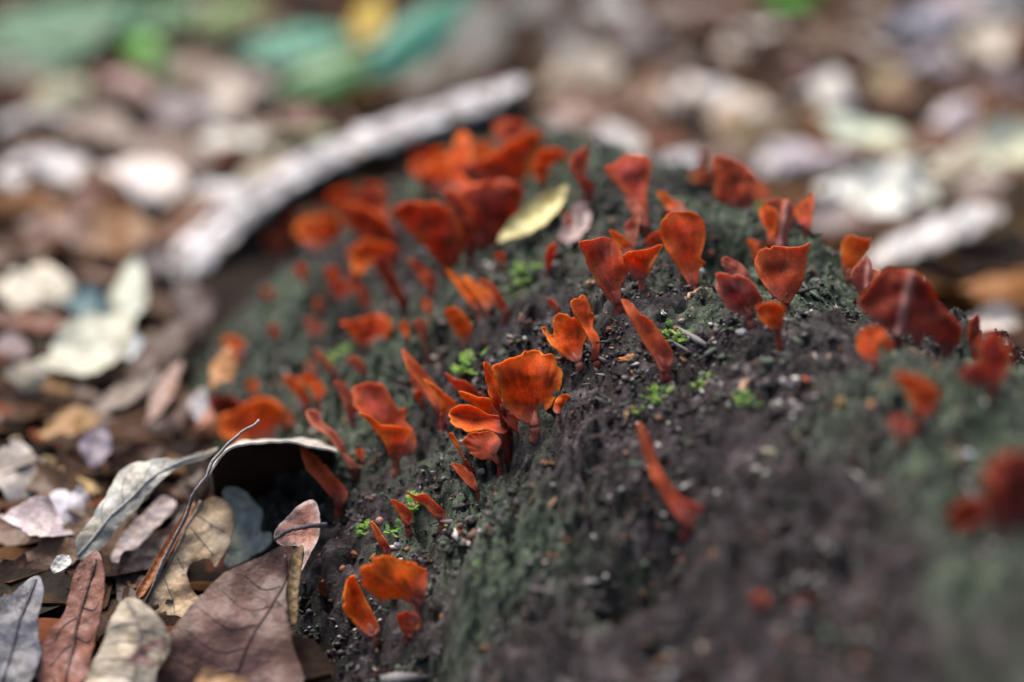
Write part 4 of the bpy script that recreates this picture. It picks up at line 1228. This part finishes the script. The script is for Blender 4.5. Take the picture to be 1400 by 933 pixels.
# --- blurred far cluster
m_('blurred heart-shaped dusty red fan left of the yellow leaf', 'd', 4, (895, 625), (895, 600), [(810, 400), (870, 370), (940, 355), (1000, 365), (1037, 400), (1020, 470), (970, 560), (900, 612), (850, 560), (820, 480)], cup=.5)
m_('blurred wide red fan with rolled top, far middle of the log', 'r', 4, (735, 715), (732, 692), [(545, 480), (590, 455), (650, 450), (710, 460), (760, 510), (792, 570), (780, 660), (732, 702), (690, 650), (630, 590), (570, 530)], cup=.5)
m_('blurred slim red blade between the wide rolled fan and the heart-shaped fan', 'd', 4, (835, 650), (828, 622), [(740, 410), (790, 410), (830, 470), (862, 540), (872, 600), (825, 632), (790, 560)], dd=-.004)
m_('blurred bright orange forked mushroom at the far end of the log', 'o', 4, (765, 400), (760, 365), [(640, 310), (700, 240), (750, 220), (780, 150), (822, 160), (832, 240), (850, 310), (820, 362), (740, 372), (670, 350)], cup=-.6)
m_('blurred bright orange wing-shaped mushroom at the far end of the log', 'o', 4, (985, 385), (985, 352), [(840, 270), (900, 240), (970, 200), (1050, 150), (1112, 140), (1120, 190), (1080, 260), (1052, 350), (980, 362), (900, 330), (850, 310)], cup=-.5)
m_('dim dusty mushroom topmost before the dark end of the bark strip', 'd', 4, (1015, 190), (1012, 145), [(950, 90), (1000, 60), (1072, 80), (1052, 130), (985, 150)])
m_('blurred small orange wedge mushroom right of the wing-shaped one', 'o', 4, (1150, 320), (1140, 280), [(1110, 260), (1140, 200), (1200, 190), (1242, 220), (1180, 250), (1132, 290)])
m_('blurred orange-red mushroom under the middle of the bark strip', 'r', 4, (490, 325), (490, 295), [(380, 250), (430, 190), (500, 170), (580, 190), (622, 230), (570, 270), (490, 302), (420, 290)])
m_('dim blurred maroon mushroom between two orange ones at the far end', 'm', 4, (620, 290), (615, 262), [(580, 210), (620, 185), (665, 200), (660, 250), (615, 270)])
m_('upper orange smudge mushroom below the bark strip on the far left flank', 'o', 4, (200, 495), (200, 475), [(130, 440), (180, 380), (250, 380), (282, 430), (222, 475), (150, 482)])
m_('lower orange smudge mushroom on the far left flank', 'o', 4, (185, 625), (185, 605), [(90, 540), (150, 490), (230, 490), (272, 540), (240, 592), (165, 612)])
m_('blurred sloping red mushroom, middle of the far left flank', 'r', 4, (470, 625), (462, 602), [(290, 450), (350, 440), (430, 470), (490, 530), (512, 600), (455, 605), (390, 560), (320, 510)], cup=.6)
m_('blurred orange lip mushroom hooked under the sloping red one', 'o', 4, (450, 715), (455, 690), [(340, 640), (380, 590), (450, 600), (510, 620), (512, 670), (470, 692), (412, 672), (382, 712), (350, 700)], cup=-.6)
m_('long blurred maroon stalk mushroom below the hooked orange lip', 'm', 4, (560, 890), (550, 868), [(440, 690), (490, 690), (530, 780), (567, 860), (548, 882), (490, 790)])
m_('dim dusty round mushroom below the left end of the bark strip', 'd', 4, (425, 490), (420, 465), [(360, 400), (400, 350), (450, 360), (462, 420), (425, 472)])
m_('blurred upright orange petal alone above the dark folded mushroom', 'd', 4, (672, 820), (665, 795), [(565, 655), (620, 670), (680, 720), (692, 770), (668, 802), (630, 750)])
m_('left of three parallel orange blades in the middle of the log', 'o', 4, (885, 910), (878, 885), [(725, 690), (780, 725), (850, 790), (892, 870), (872, 892), (820, 830), (770, 760)], turn=.5)
m_('middle of three parallel orange blades in the middle of the log', 'o', 4, (925, 900), (918, 875), [(800, 720), (870, 755), (920, 810), (937, 860), (912, 882), (870, 820)], turn=.5)
m_('right of three parallel orange blades in the middle of the log', 'd', 4, (995, 905), (990, 885), [(880, 740), (930, 755), (970, 810), (1003, 870), (985, 892), (940, 840)], turn=.5)
m_('small round orange smudge mushroom left of the dark folded one', 'd', 4, (285, 840), (282, 818), [(235, 760), (280, 755), (322, 790), (292, 822), (250, 812)])
m_('narrow maroon blade mushroom beside the small round smudge', 'm', 4, (400, 890), (395, 868), [(320, 750), (355, 752), (400, 830), (412, 872), (382, 872), (340, 800)])
m_('ragged dusty red mushroom between the yellow leaf and the tall skyline fan', 'd', 4, (1345, 420), (1345, 375), [(1270, 250), (1290, 190), (1340, 160), (1352, 230), (1332, 290), (1372, 330), (1372, 390), (1340, 378), (1300, 300)])
m_('thin red stalk mushroom below the yellow leaf', 'd', 4, (1178, 735), (1178, 705), [(1168, 610), (1212, 580), (1197, 660), (1182, 712), (1165, 680)])
m_('tiny red bit of mushroom beside the pinkish white flake', 'd', 4, (1270, 540), (1268, 515), [(1248, 440), (1280, 480), (1287, 520), (1260, 515)])
m_('maroon back blade of the orange pair at the log foot behind the arched leaf', 'm', 5, (470, 720), (460, 690), [(355, 600), (400, 570), (450, 575), (512, 630), (475, 690), (430, 700), (380, 660)])
m_('blurred orange fan at the log foot behind the arched leaf and its twig', 'o', 5, (600, 815), (600, 782), [(430, 680), (500, 655), (560, 610), (640, 600), (700, 640), (722, 700), (700, 780), (600, 788), (480, 785), (430, 760)], cup=-.4)
m_('small blurred red-orange mushroom alone low on the far left flank', 'o', 5, (515, 390), (508, 370), [(425, 270), (470, 255), (510, 280), (542, 330), (522, 378), (480, 350), (440, 310)])
m_('faded pink smudge mushroom left of the dark folded one', 'p', 5, (905, 250), (905, 228), [(858, 160), (890, 150), (920, 180), (950, 200), (912, 232), (870, 222)])
m_('tiny dusty smudge mushroom beside the left edge of the bark strip shadow', 'd', 0, (380, 350), (380, 345), [(363, 325), (378, 315), (395, 325), (392, 345), (372, 350)])

for (lab, tn, bx, by, tx, ty, wd_) in [
    ('blurred red-orange fan squeezed left of the far forked orange one', 'r', 592, 268, 575, 215, 40),
    ('blurred orange fan above the far wide rolled fan', 'o', 632, 262, 622, 222, 36),
    ('blurred brick fan between the bark strip and the sloping red mushroom', 'r', 478, 300, 462, 258, 40),
    ('blurred dusty fan right of the sloping red mushroom', 'd', 528, 330, 512, 285, 34),
    ('blurred orange fan at the far end under the bark strip tip', 'o', 668, 236, 655, 195, 34),
    ('blurred dusty red fan at the far end right of the bark tip', 'd', 722, 235, 716, 190, 30),
    ('blurred red blade alone above the three parallel blades', 'r', 612, 372, 600, 338, 18),
    ('blurred small red tongue right under the heart-shaped fan', 'd', 690, 370, 682, 345, 14),
    ('blurred narrow brick blade left of the single upright orange petal', 'd', 592, 440, 580, 408, 14),
    ('blurred small dusty blade left of the red twin fans', 'd', 382, 470, 372, 445, 15),
    ('blurred orange tip low on the left flank above the orange pair', 'o', 352, 545, 342, 520, 18),
    ('blurred red sliver left below the red twin fans', 'd', 402, 590, 392, 562, 13),
    ('blurred dusty sliver between the twin fans and the slender pink blade', 'p', 432, 520, 422, 494, 13),
    ('blurred orange fan against the middle underside of the bark strip', 'o', 510, 262, 498, 222, 36),
    ('blurred red fan between the bark strip and the orange smudges', 'r', 402, 330, 392, 292, 30),
    ('blurred brick fan right of the far wing-shaped orange one', 'r', 742, 262, 738, 222, 26),
    ('blurred small orange fan above the dim maroon one at the far end', 'o', 606, 236, 598, 202, 26),
    ('blurred dusty fan under the sloping red mushroom, left side', 'd', 492, 372, 482, 338, 22),
    ('blurred small brick petal below the lower orange smudge', 'r', 418, 392, 410, 362, 17),
    ('blurred tiny orange petal below the small red petal on the left slope', 'o', 440, 432, 434, 410, 14),
    ('blurred small red petal far left on the slope under the tiny dusty smudge', 'r', 372, 418, 364, 394, 15),
    ('blurred narrow red petal below the left of the three blades', 'r', 560, 470, 550, 440, 13),
    ('small dusty petal between the double fan and the tall dusty lance', 'd', 578, 560, 570, 534, 13),
    ('short red petal between the double fan and the leaf-shaped red mushroom', 'd', 498, 636, 490, 614, 12),
    ('blurred red petal left of the hooked orange lip', 'r', 462, 395, 452, 366, 20)]:
    ux, uy = tx - bx, ty - by
    ll = math.hypot(ux, uy)
    ux, uy = ux / ll, uy / ll
    pr = [(.25, .12), (.5, .32), (.75, .5), (.92, .42), (1.0, .12)]
    lp = [(bx + ux * ll * t - uy * wd_ * q, by + uy * ll * t + ux * wd_ * q) for t, q in pr]
    rp = [(bx + ux * ll * t + uy * wd_ * q, by + uy * ll * t - ux * wd_ * q) for t, q in pr]
    m_(lab, tn, 0, (bx, by), (bx + ux * ll * .2, by + uy * ll * .2), lp + rp[::-1], turn=.3)

# ------------------------------------------------------------------ sticks and twigs
def stick(label, pts, lifts, r0, r1, colr, z=True, name='stick', cat='stick', seed=3, abs_depth=None):
    q = catmull(np.array(pts, float), 6, False)
    if abs_depth is None:
        A = np.array([hit(p, False)[0] + UP * l for p, l in zip(pts, lifts)])
        dep = (A - C0) @ F
    else:
        dep = np.array(abs_depth, float)
    t = np.linspace(0, 1, len(q))
    d = np.interp(t, np.linspace(0, 1, len(dep)), dep)
    P = at_depth(q, d)
    if abs_depth is None:
        P = P + 0
    P = P + np.c_[noise(t * 9 + seed, t * 0), noise(t * 9 + seed, t * 0 + 5), noise(t * 9, t * 0 + seed)] * r0 * 1.5
    rr = np.linspace(r0, r1, len(P)) * (1 + .15 * noise(t * 14 + seed, t * 0 + 1))
    tv, tf = tube(P, rr, 8)
    cc = lin(colr)[None] * (1 + .3 * noise(tv[:, 0] * 300 + seed, tv[:, 1] * 300))[:, None]
    o = mesh(name, tv, tf, M_WOOD, None, np.clip(cc, .004, .8), P[0])
    return tag(o, label, cat)


stick('tan stick lying across the white leaves at the left', [(20, 606), (55, 634), (95, 655), (137, 678)], [.012] * 4, .0024, .0020, (176, 148, 104), seed=1)
stick('tan stick slanting toward the far foot of the log', [(178, 520), (205, 498), (235, 478), (262, 462)], [.014] * 4, .0022, .0016, (160, 136, 112), seed=2)
stick('grey stick at the left edge above the tan-yellow leaf', [(-10, 590), (22, 572), (58, 548)], [.012] * 3, .0026, .002, (112, 100, 96), seed=3)
stick('dark thin twig rising past the arched leaf, tip before the orange fan', [(354, 574), (330, 592), (305, 614), (288, 640), (272, 666), (250, 712), (224, 768), (198, 826)], None, .00035, .0005, (150, 140, 136), name='twig', cat='twig', abs_depth=[.352, .350, .347, .345, .345, .347, .349, .352], seed=4)
stick('short dark twig poking from the log over the pinkish brown leaf', [(376, 738), (395, 726), (420, 720), (446, 718)], None, .0004, .0007, (92, 88, 92), name='twig', cat='twig', abs_depth=[.345, .343, .342, .345], seed=5)
stick('thin brown root lying on the log below the double fan', [(474, 652), (490, 643), (505, 633), (526, 620)], [.0006] * 4, .0007, .0005, (120, 82, 58), name='root', cat='root', seed=6)
stick('small rusty twig between the reddish leaf and the pale veined leaf', [(158, 790), (172, 796), (186, 806)], [.014] * 3, .0008, .0005, (120, 84, 62), name='twig', cat='twig', seed=7)
stick('pale withered forked stalk lying under the spoon-shaped mushroom', [(931, 415), (942, 405), (954, 397), (966, 396)], [.0012, .003, .003, .001], .0005, .0004, (190, 150, 122), name='twig', cat='twig', seed=8)
stick('grey-brown stick in the shade under the bark strip', [(300, 352), (330, 345), (372, 328)], [.012] * 3, .004, .003, (112, 104, 100), seed=9)


# ------------------------------------------------------------------ small loose things on the log
def bead(label, p, wpx, colr, kind='granule', cat='pebble', name='pebble', seed=1, stretch=(1, 1, 1), up=.3):
    rs = np.random.RandomState(seed)
    B, d = hit(p)
    r = wpx * d / PX / 2 * .82
    colr = tuple(np.array(colr) * .86)
    V, fc = [], []
    K, M = 10, 6
    for i in range(1, M):
        ph = math.pi * i / M
        for j in range(K):
            th = 2 * math.pi * j / K
            V.append((math.sin(ph) * math.cos(th), math.sin(ph) * math.sin(th), math.cos(ph)))
    V += [(0, 0, 1), (0, 0, -1)]
    V = np.array(V)
    for i in range(M - 2):
        for j in range(K):
            a, b = i * K + j, i * K + (j + 1) % K
            fc.append((a, a + K, b + K, b))
    for j in range(K):
        fc.append((len(V) - 2, j, (j + 1) % K))
        fc.append((len(V) - 1, (M - 2) * K + (j + 1) % K, (M - 2) * K + j))
    rough = {'granule': .4, 'chip': .75}[kind]
    k = 1 + rough * noise(V[:, 0] * 1.4 + seed, V[:, 1] * 1.4 + V[:, 2] * 1.1 + seed)
    V = V * k[:, None] * np.array(stretch)
    a = rs.uniform(0, 6.28)
    V = np.c_[V[:, 0] * math.cos(a) * 1 - V[:, 1] * math.sin(a) * 1, V[:, 0] * math.sin(a) + V[:, 1] * math.cos(a), V[:, 2] + V[:, 0] * rs.uniform(-.3, .3)]
    V = V * r + B + UP * r * up * stretch[2]
    cc = lin(colr)[None] * (1 + .2 * noise(V[:, 0] * 900, V[:, 1] * 900 + V[:, 2] * 700))[:, None]
    o = mesh(name, V, fc, M_BIT, None, np.clip(cc, .004, .85), B, smooth=(kind == 'granule'))
    return tag(o, label, cat, 'small loose bits lying on the log')


flat = (1.5, .8, .35)
BITS = [
 ('round grey bead between the two small fans below the tuft', (658, 647), 13, (150, 128, 128), 'granule', (1, 1, 1)),
 ('tan wood chip at the left foot of the broad dusty mushroom', (808, 391), 20, (196, 160, 112), 'chip', (1.2, .9, .7)),
 ('white bead at the right side of the spoon-shaped mushroom foot', (959, 373), 11, (210, 205, 200), 'granule', (1, 1, 1)),
 ('tiny orange-pink bead before the dark hollow of the hump', (972, 348), 12, (210, 132, 96), 'granule', (1, 1, 1.1)),
 ('white flake near the long slanting blade', (907, 428), 12, (214, 210, 200), 'chip', (1.2, .8, .5)),
 ('pinkish bead right of the white flake', (932, 440), 11, (196, 158, 148), 'granule', (1, 1, .9)),
 ('grey oval pebble below the pink pair of mushrooms', (1013, 457), 20, (172, 166, 166), 'granule', (1.2, .9, .7)),
 ('reddish wood chip beside the grey oval pebble', (976, 461), 15, (168, 92, 66), 'chip', (1.2, .7, .7)),
 ('brown crumb between the jagged mushroom and the slanting blade', (834, 452), 16, (136, 86, 66), 'chip', (1.1, .9, .8)),
 ('pinkish stub standing above the jagged mushroom, left', (714, 440), 14, (196, 152, 132), 'chip', (.8, .8, 1.4)),
 ('orange husk lying left of the slanting blade foot', (858, 492), 24, (200, 128, 78), 'chip', (1.5, .6, .5)),
 ('flat tan flake on the moss right of the log centre', (1018, 526), 40, (186, 150, 124), 'chip', (1.3, .5, .25)),
 ('white pebble next to the orange-red fragment', (1072, 524), 17, (188, 178, 180), 'granule', (1, .9, .8)),
 ('orange-red mushroom fragment lying beside the white pebble', (1106, 523), 30, (178, 92, 64), 'chip', (1.4, .5, .4)),
 ('blurred tan bit below the orange-red fragment', (1150, 555), 20, (196, 156, 100), 'chip', (.9, .9, 1)),
 ('blurred orange-tan bit right of the tan one', (1191, 556), 16, (196, 132, 84), 'granule', (1, 1, .8)),
 ('blurred cream bit on the near moss', (1055, 620), 26, (172, 166, 132), 'granule', (1.2, .9, .5)),
 ('blurred bluish white bit on the near right slope', (1327, 624), 22, (186, 192, 214), 'granule', (1, 1, .6)),
 ('tan seed husk at the left of the moss on the slope', (857, 573), 18, (214, 170, 124), 'chip', (.6, .6, 1.5)),
 ('brown open seed left above the drooping fan', (482, 757), 18, (158, 104, 76), 'chip', (1.3, .7, .6)),
 ('reddish bead below the brown open seed', (469, 780), 14, (172, 112, 92), 'granule', (1, 1, 1)),
 ('pink bead beside the low moss sprigs', (519, 715), 14, (196, 142, 132), 'granule', (1, 1, 1)),
 ('white bead between the moss sprigs and the drooping fan', (543, 747), 13, (200, 192, 200), 'granule', (1, 1, .9)),
 ('brown bead right of the white one above the drooping fan', (557, 752), 10, (176, 118, 90), 'granule', (1, 1, .9)),
 ('pinkish white flake cluster piece right of the double-tipped mushroom', (636, 742), 20, (192, 166, 162), 'chip', (1.2, .8, .6)),
 ('red crumb above the pinkish white flake', (631, 730), 13, (176, 84, 62), 'chip', (1, .8, .7)),
 ('upright brown husk at the left log foot', (441, 812), 30, (138, 72, 44), 'chip', (.5, .4, 1.3)),
 ('tan scale on the slope right of the bent-stalk fan', (748, 633), 18, (150, 106, 76), 'chip', (1.4, .7, .3)),
 ('white speck right of the tan scale', (756, 664), 10, (206, 196, 188), 'granule', (1, 1, .7)),
 ('pale crumb left of the lime moss plant', (600, 500), 12, (172, 140, 128), 'chip', (1.2, .9, .6)),
 ('pinkish blurred pebble above the lime moss plant', (610, 478), 14, (188, 150, 140), 'granule', (1.1, .9, .7)),
 ('reddish crumb on the bottom edge of the log', (515, 925), 20, (150, 78, 50), 'chip', (.8, .7, 1.0)),
 ('blurred pale pebble beside the thin bent stalk', (428, 592), 14, (176, 160, 148), 'granule', (1, 1, .8)),
 ('dusty orange crumb below the small cup', (758, 553), 9, (186, 100, 66), 'chip', (1, .8, .8)),
]
for i, (lab, p, wpx, colr, kd, st) in enumerate(BITS):
    bead(lab, p, wpx, colr, kd, 'pebble' if kd == 'granule' else 'debris', 'pebble' if kd == 'granule' else 'wood_chip', 40 + i, st)


# ------------------------------------------------------------------ bright moss and liverwort sprigs
def frond_mesh(seed, n_pair=6):
    rs = np.random.RandomState(seed)
    V, fc = [], []
    bend = rs.uniform(.2, .6)

    def sp(t):
        return np.array([bend * t * t, 0, t * (1 - .35 * t * bend)])
    for i in range(n_pair):
        t = (i + 1) / (n_pair + .3)
        c = sp(t)
        L = .34 * math.sin(math.pi * (.2 + .75 * t)) + .06
        for sgn in (-1, 1):
            w_ = L * .30
            k = len(V)
            tipv = c + np.array([.10 + rs.uniform(-.05, .08), sgn * L, .16 + rs.uniform(-.06, .1)])
            midv = (c + tipv) / 2
            V += [c, midv + np.array([w_, 0, w_ * .5]), tipv, midv - np.array([w_, 0, w_ * .6]), midv + np.array([0, 0, .05])]
            fc += [(k, k + 1, k + 4), (k + 1, k + 2, k + 4), (k + 2, k + 3, k + 4), (k + 3, k, k + 4)]
    path = np.array([sp(t) for t in np.linspace(-.1, 1, 6)])
    tv, tf = tube(path, np.linspace(.035, .015, 6), 5)
    k = len(V)
    V += list(tv)
    fc += [tuple(q + k for q in ff) for ff in tf]
    return np.array(V), fc


FR = []
for i in range(4):
    V, fc = frond_mesh(i)
    g = [np.array(q_) for q_ in ((.34, .56, .10), (.24, .46, .09), (.40, .54, .16), (.16, .34, .08))][i] * (1 + .2 * np.random.RandomState(i).uniform(-1, 1, (len(V), 1)))
    o = mesh('frond', V, fc, M_MOSS, None, g)
    FR.append(o.data)
    bpy.data.objects.remove(o)


def sprig(label, p, wpx, n, seed, hgt=1.0, fl=.9):
    rs = np.random.RandomState(seed)
    B, d = hit(p)
    r = wpx * d / PX / 2
    e = empty('moss_plant', B, label, 'moss', 'bright green moss plants on the log')
    for i in range(int(n * 1.4)):
        a = rs.uniform(0, 6.283)
        rr = r * math.sqrt(rs.rand()) * .8
        x, y = B[0] + rr * math.cos(a) * 1.1, B[1] + rr * math.sin(a)
        z = float(log_h(np.array([x]), np.array([y]))[0])
        o = bpy.data.objects.new('frond', FR[rs.randint(4)])
        COL.objects.link(o)
        o.parent = e
        o.location = (x - B[0], y - B[1], z - B[2])
        s = r * rs.uniform(.8, 1.4) * hgt
        o.scale = (s, s, s)
        o.rotation_euler = (rs.normal(0, .3), rs.uniform(.2, fl), a + rs.normal(0, .6))


sprig('brightest lime moss plant left above the largest fan', (642, 500), 34, 16, 1)
sprig('blurred lime moss plant below the yellow leaf', (722, 374), 30, 11, 2, .8)
sprig('smaller blurred lime moss plant left below the other blurred one', (704, 402), 26, 9, 3, .8)
sprig('lime moss patch blurred beside the dark folded mushroom', (463, 488), 22, 8, 4)
sprig('low lime moss plant right of the long slanting blade', (926, 462), 34, 15, 5, .7)
sprig('lime moss plant on the slope near the tan seed husk', (900, 545), 30, 12, 6, .8)
sprig('small lime moss plant touching the tan seed husk', (872, 566), 22, 8, 7, .8)
sprig('flat lime moss patch below the flat tan flake', (1024, 546), 34, 12, 8, .6)
sprig('pale moss patch left of the flat tan flake', (962, 522), 24, 8, 9, .6)
sprig('tallest low moss sprig behind the double-tipped mushroom', (566, 700), 22, 9, 10, 1.4, .4)
sprig('spreading moss sprig left of the short curved mushroom', (499, 727), 22, 11, 11, .8)
sprig('small moss sprig between the short curved mushroom and the pink bead', (540, 724), 22, 9, 12, .8)
sprig('tiny moss sprig right of the double-tipped mushroom', (612, 718), 12, 5, 13)
sprig('lone tiny moss dot on the purple-grey slope', (650, 775), 15, 6, 14, .6)
sprig('small green shoot behind the orange-lined spoon mushroom', (1034, 290), 14, 3, 15, 1.9, .3)

# ------------------------------------------------------------------ seedlings at the top left
def seedling(label, root_px, leaves, seed):
    B, d = hit(root_px, False)
    e = empty('seedling', B, label, 'seedling')
    for i, (cx, cy, a, b, ang, colr, up) in enumerate(leaves):
        out = leaf_outline(cx, cy, a, b, ang, seed + i, .02)
        P0, dd = hit((cx, cy), False)
        P0 = at_depth((cx, cy), dd * (1 - up))[0]
        o, mp, N = leaf('leaf', None, None, None, out, colr, P0=P0, ragged=.006, tilt=.5 + .2 * math.sin(i * 2.1 + seed), side=.25 * math.sin(i * 1.7), curl=-.3, seed=seed + i, mat=M_GREEN, n_in=90, n_edge=60)
        loc = o.location.copy()
        o.parent = e
        o.location = loc - Vector(B)
        nd = N.mean(0) / np.linalg.norm(N.mean(0))
        ca, sa = math.cos(R(ang)), math.sin(R(ang))
        q = np.array([(cx + t * a * ca, cy + t * a * sa) for t in np.linspace(-.95, .95, 8)])
        tv, tf = tube(mp(q) + nd * .0006, np.linspace(.0012, .0005, 8), 6)
        mesh('midrib', tv, tf, M_GREEN, o, np.tile(lin(np.array(colr) * .9), (len(tv), 1)), loc)
        foot = mp(q[:1])[0]
        st = catmull(np.array([B - UP * .005, B * .6 + foot * .4 + UP * .01, foot]), 6, False)
        tv, tf = tube(st, np.linspace(.0018, .001, len(st)), 7)
        mesh('stem', tv, tf, M_GREEN, e, np.tile(lin((86, 104, 62)), (len(tv), 1)), B)


seedling('seedling with long green leaves, sky reflection in their colour, above the bark strip', (500, 105), [
    (400, 58, 88, 26, -8, (64, 138, 112), .2), (565, 48, 112, 30, -36, (80, 154, 134), .22), (440, 104, 84, 27, -20, (84, 136, 80), .18),  # bluish tint of the long leaves is sky reflection mixed into their green
    (500, 28, 44, 20, -60, (186, 158, 24), .16), (436, 78, 50, 16, -12, (190, 156, 24), .14), (474, 124, 48, 15, -30, (170, 140, 24), .08)], 300)
seedling('teal green seedling filling the top left corner', (70, 95), [
    (60, 32, 110, 42, -8, (46, 112, 70), .12), (145, 14, 66, 26, 10, (62, 132, 92), .10), (30, 78, 66, 26, 14, (44, 100, 60), .06), (210, 20, 60, 24, -12, (50, 112, 52), .08)], 320)
seedling('small bright green sprout right of the teal seedling', (215, 128), [(196, 68, 32, 26, 10, (96, 180, 40), .08), (232, 62, 24, 18, -40, (98, 148, 84), .05), (222, 100, 38, 14, 80, (104, 136, 92), .03)], 340)
seedling('yellow-green grassy seedling at the top edge above the long leaves', (330, 60), [(310, 18, 52, 22, -20, (116, 152, 72), .06), (350, 14, 34, 14, 25, (104, 142, 92), .05)], 350)
seedling('tiny bright green seedling at the top edge, right half', (1075, 35), [(1078, 6, 42, 20, -8, (80, 170, 36), .05), (1128, 22, 24, 16, 30, (110, 124, 92), .03)], 360)
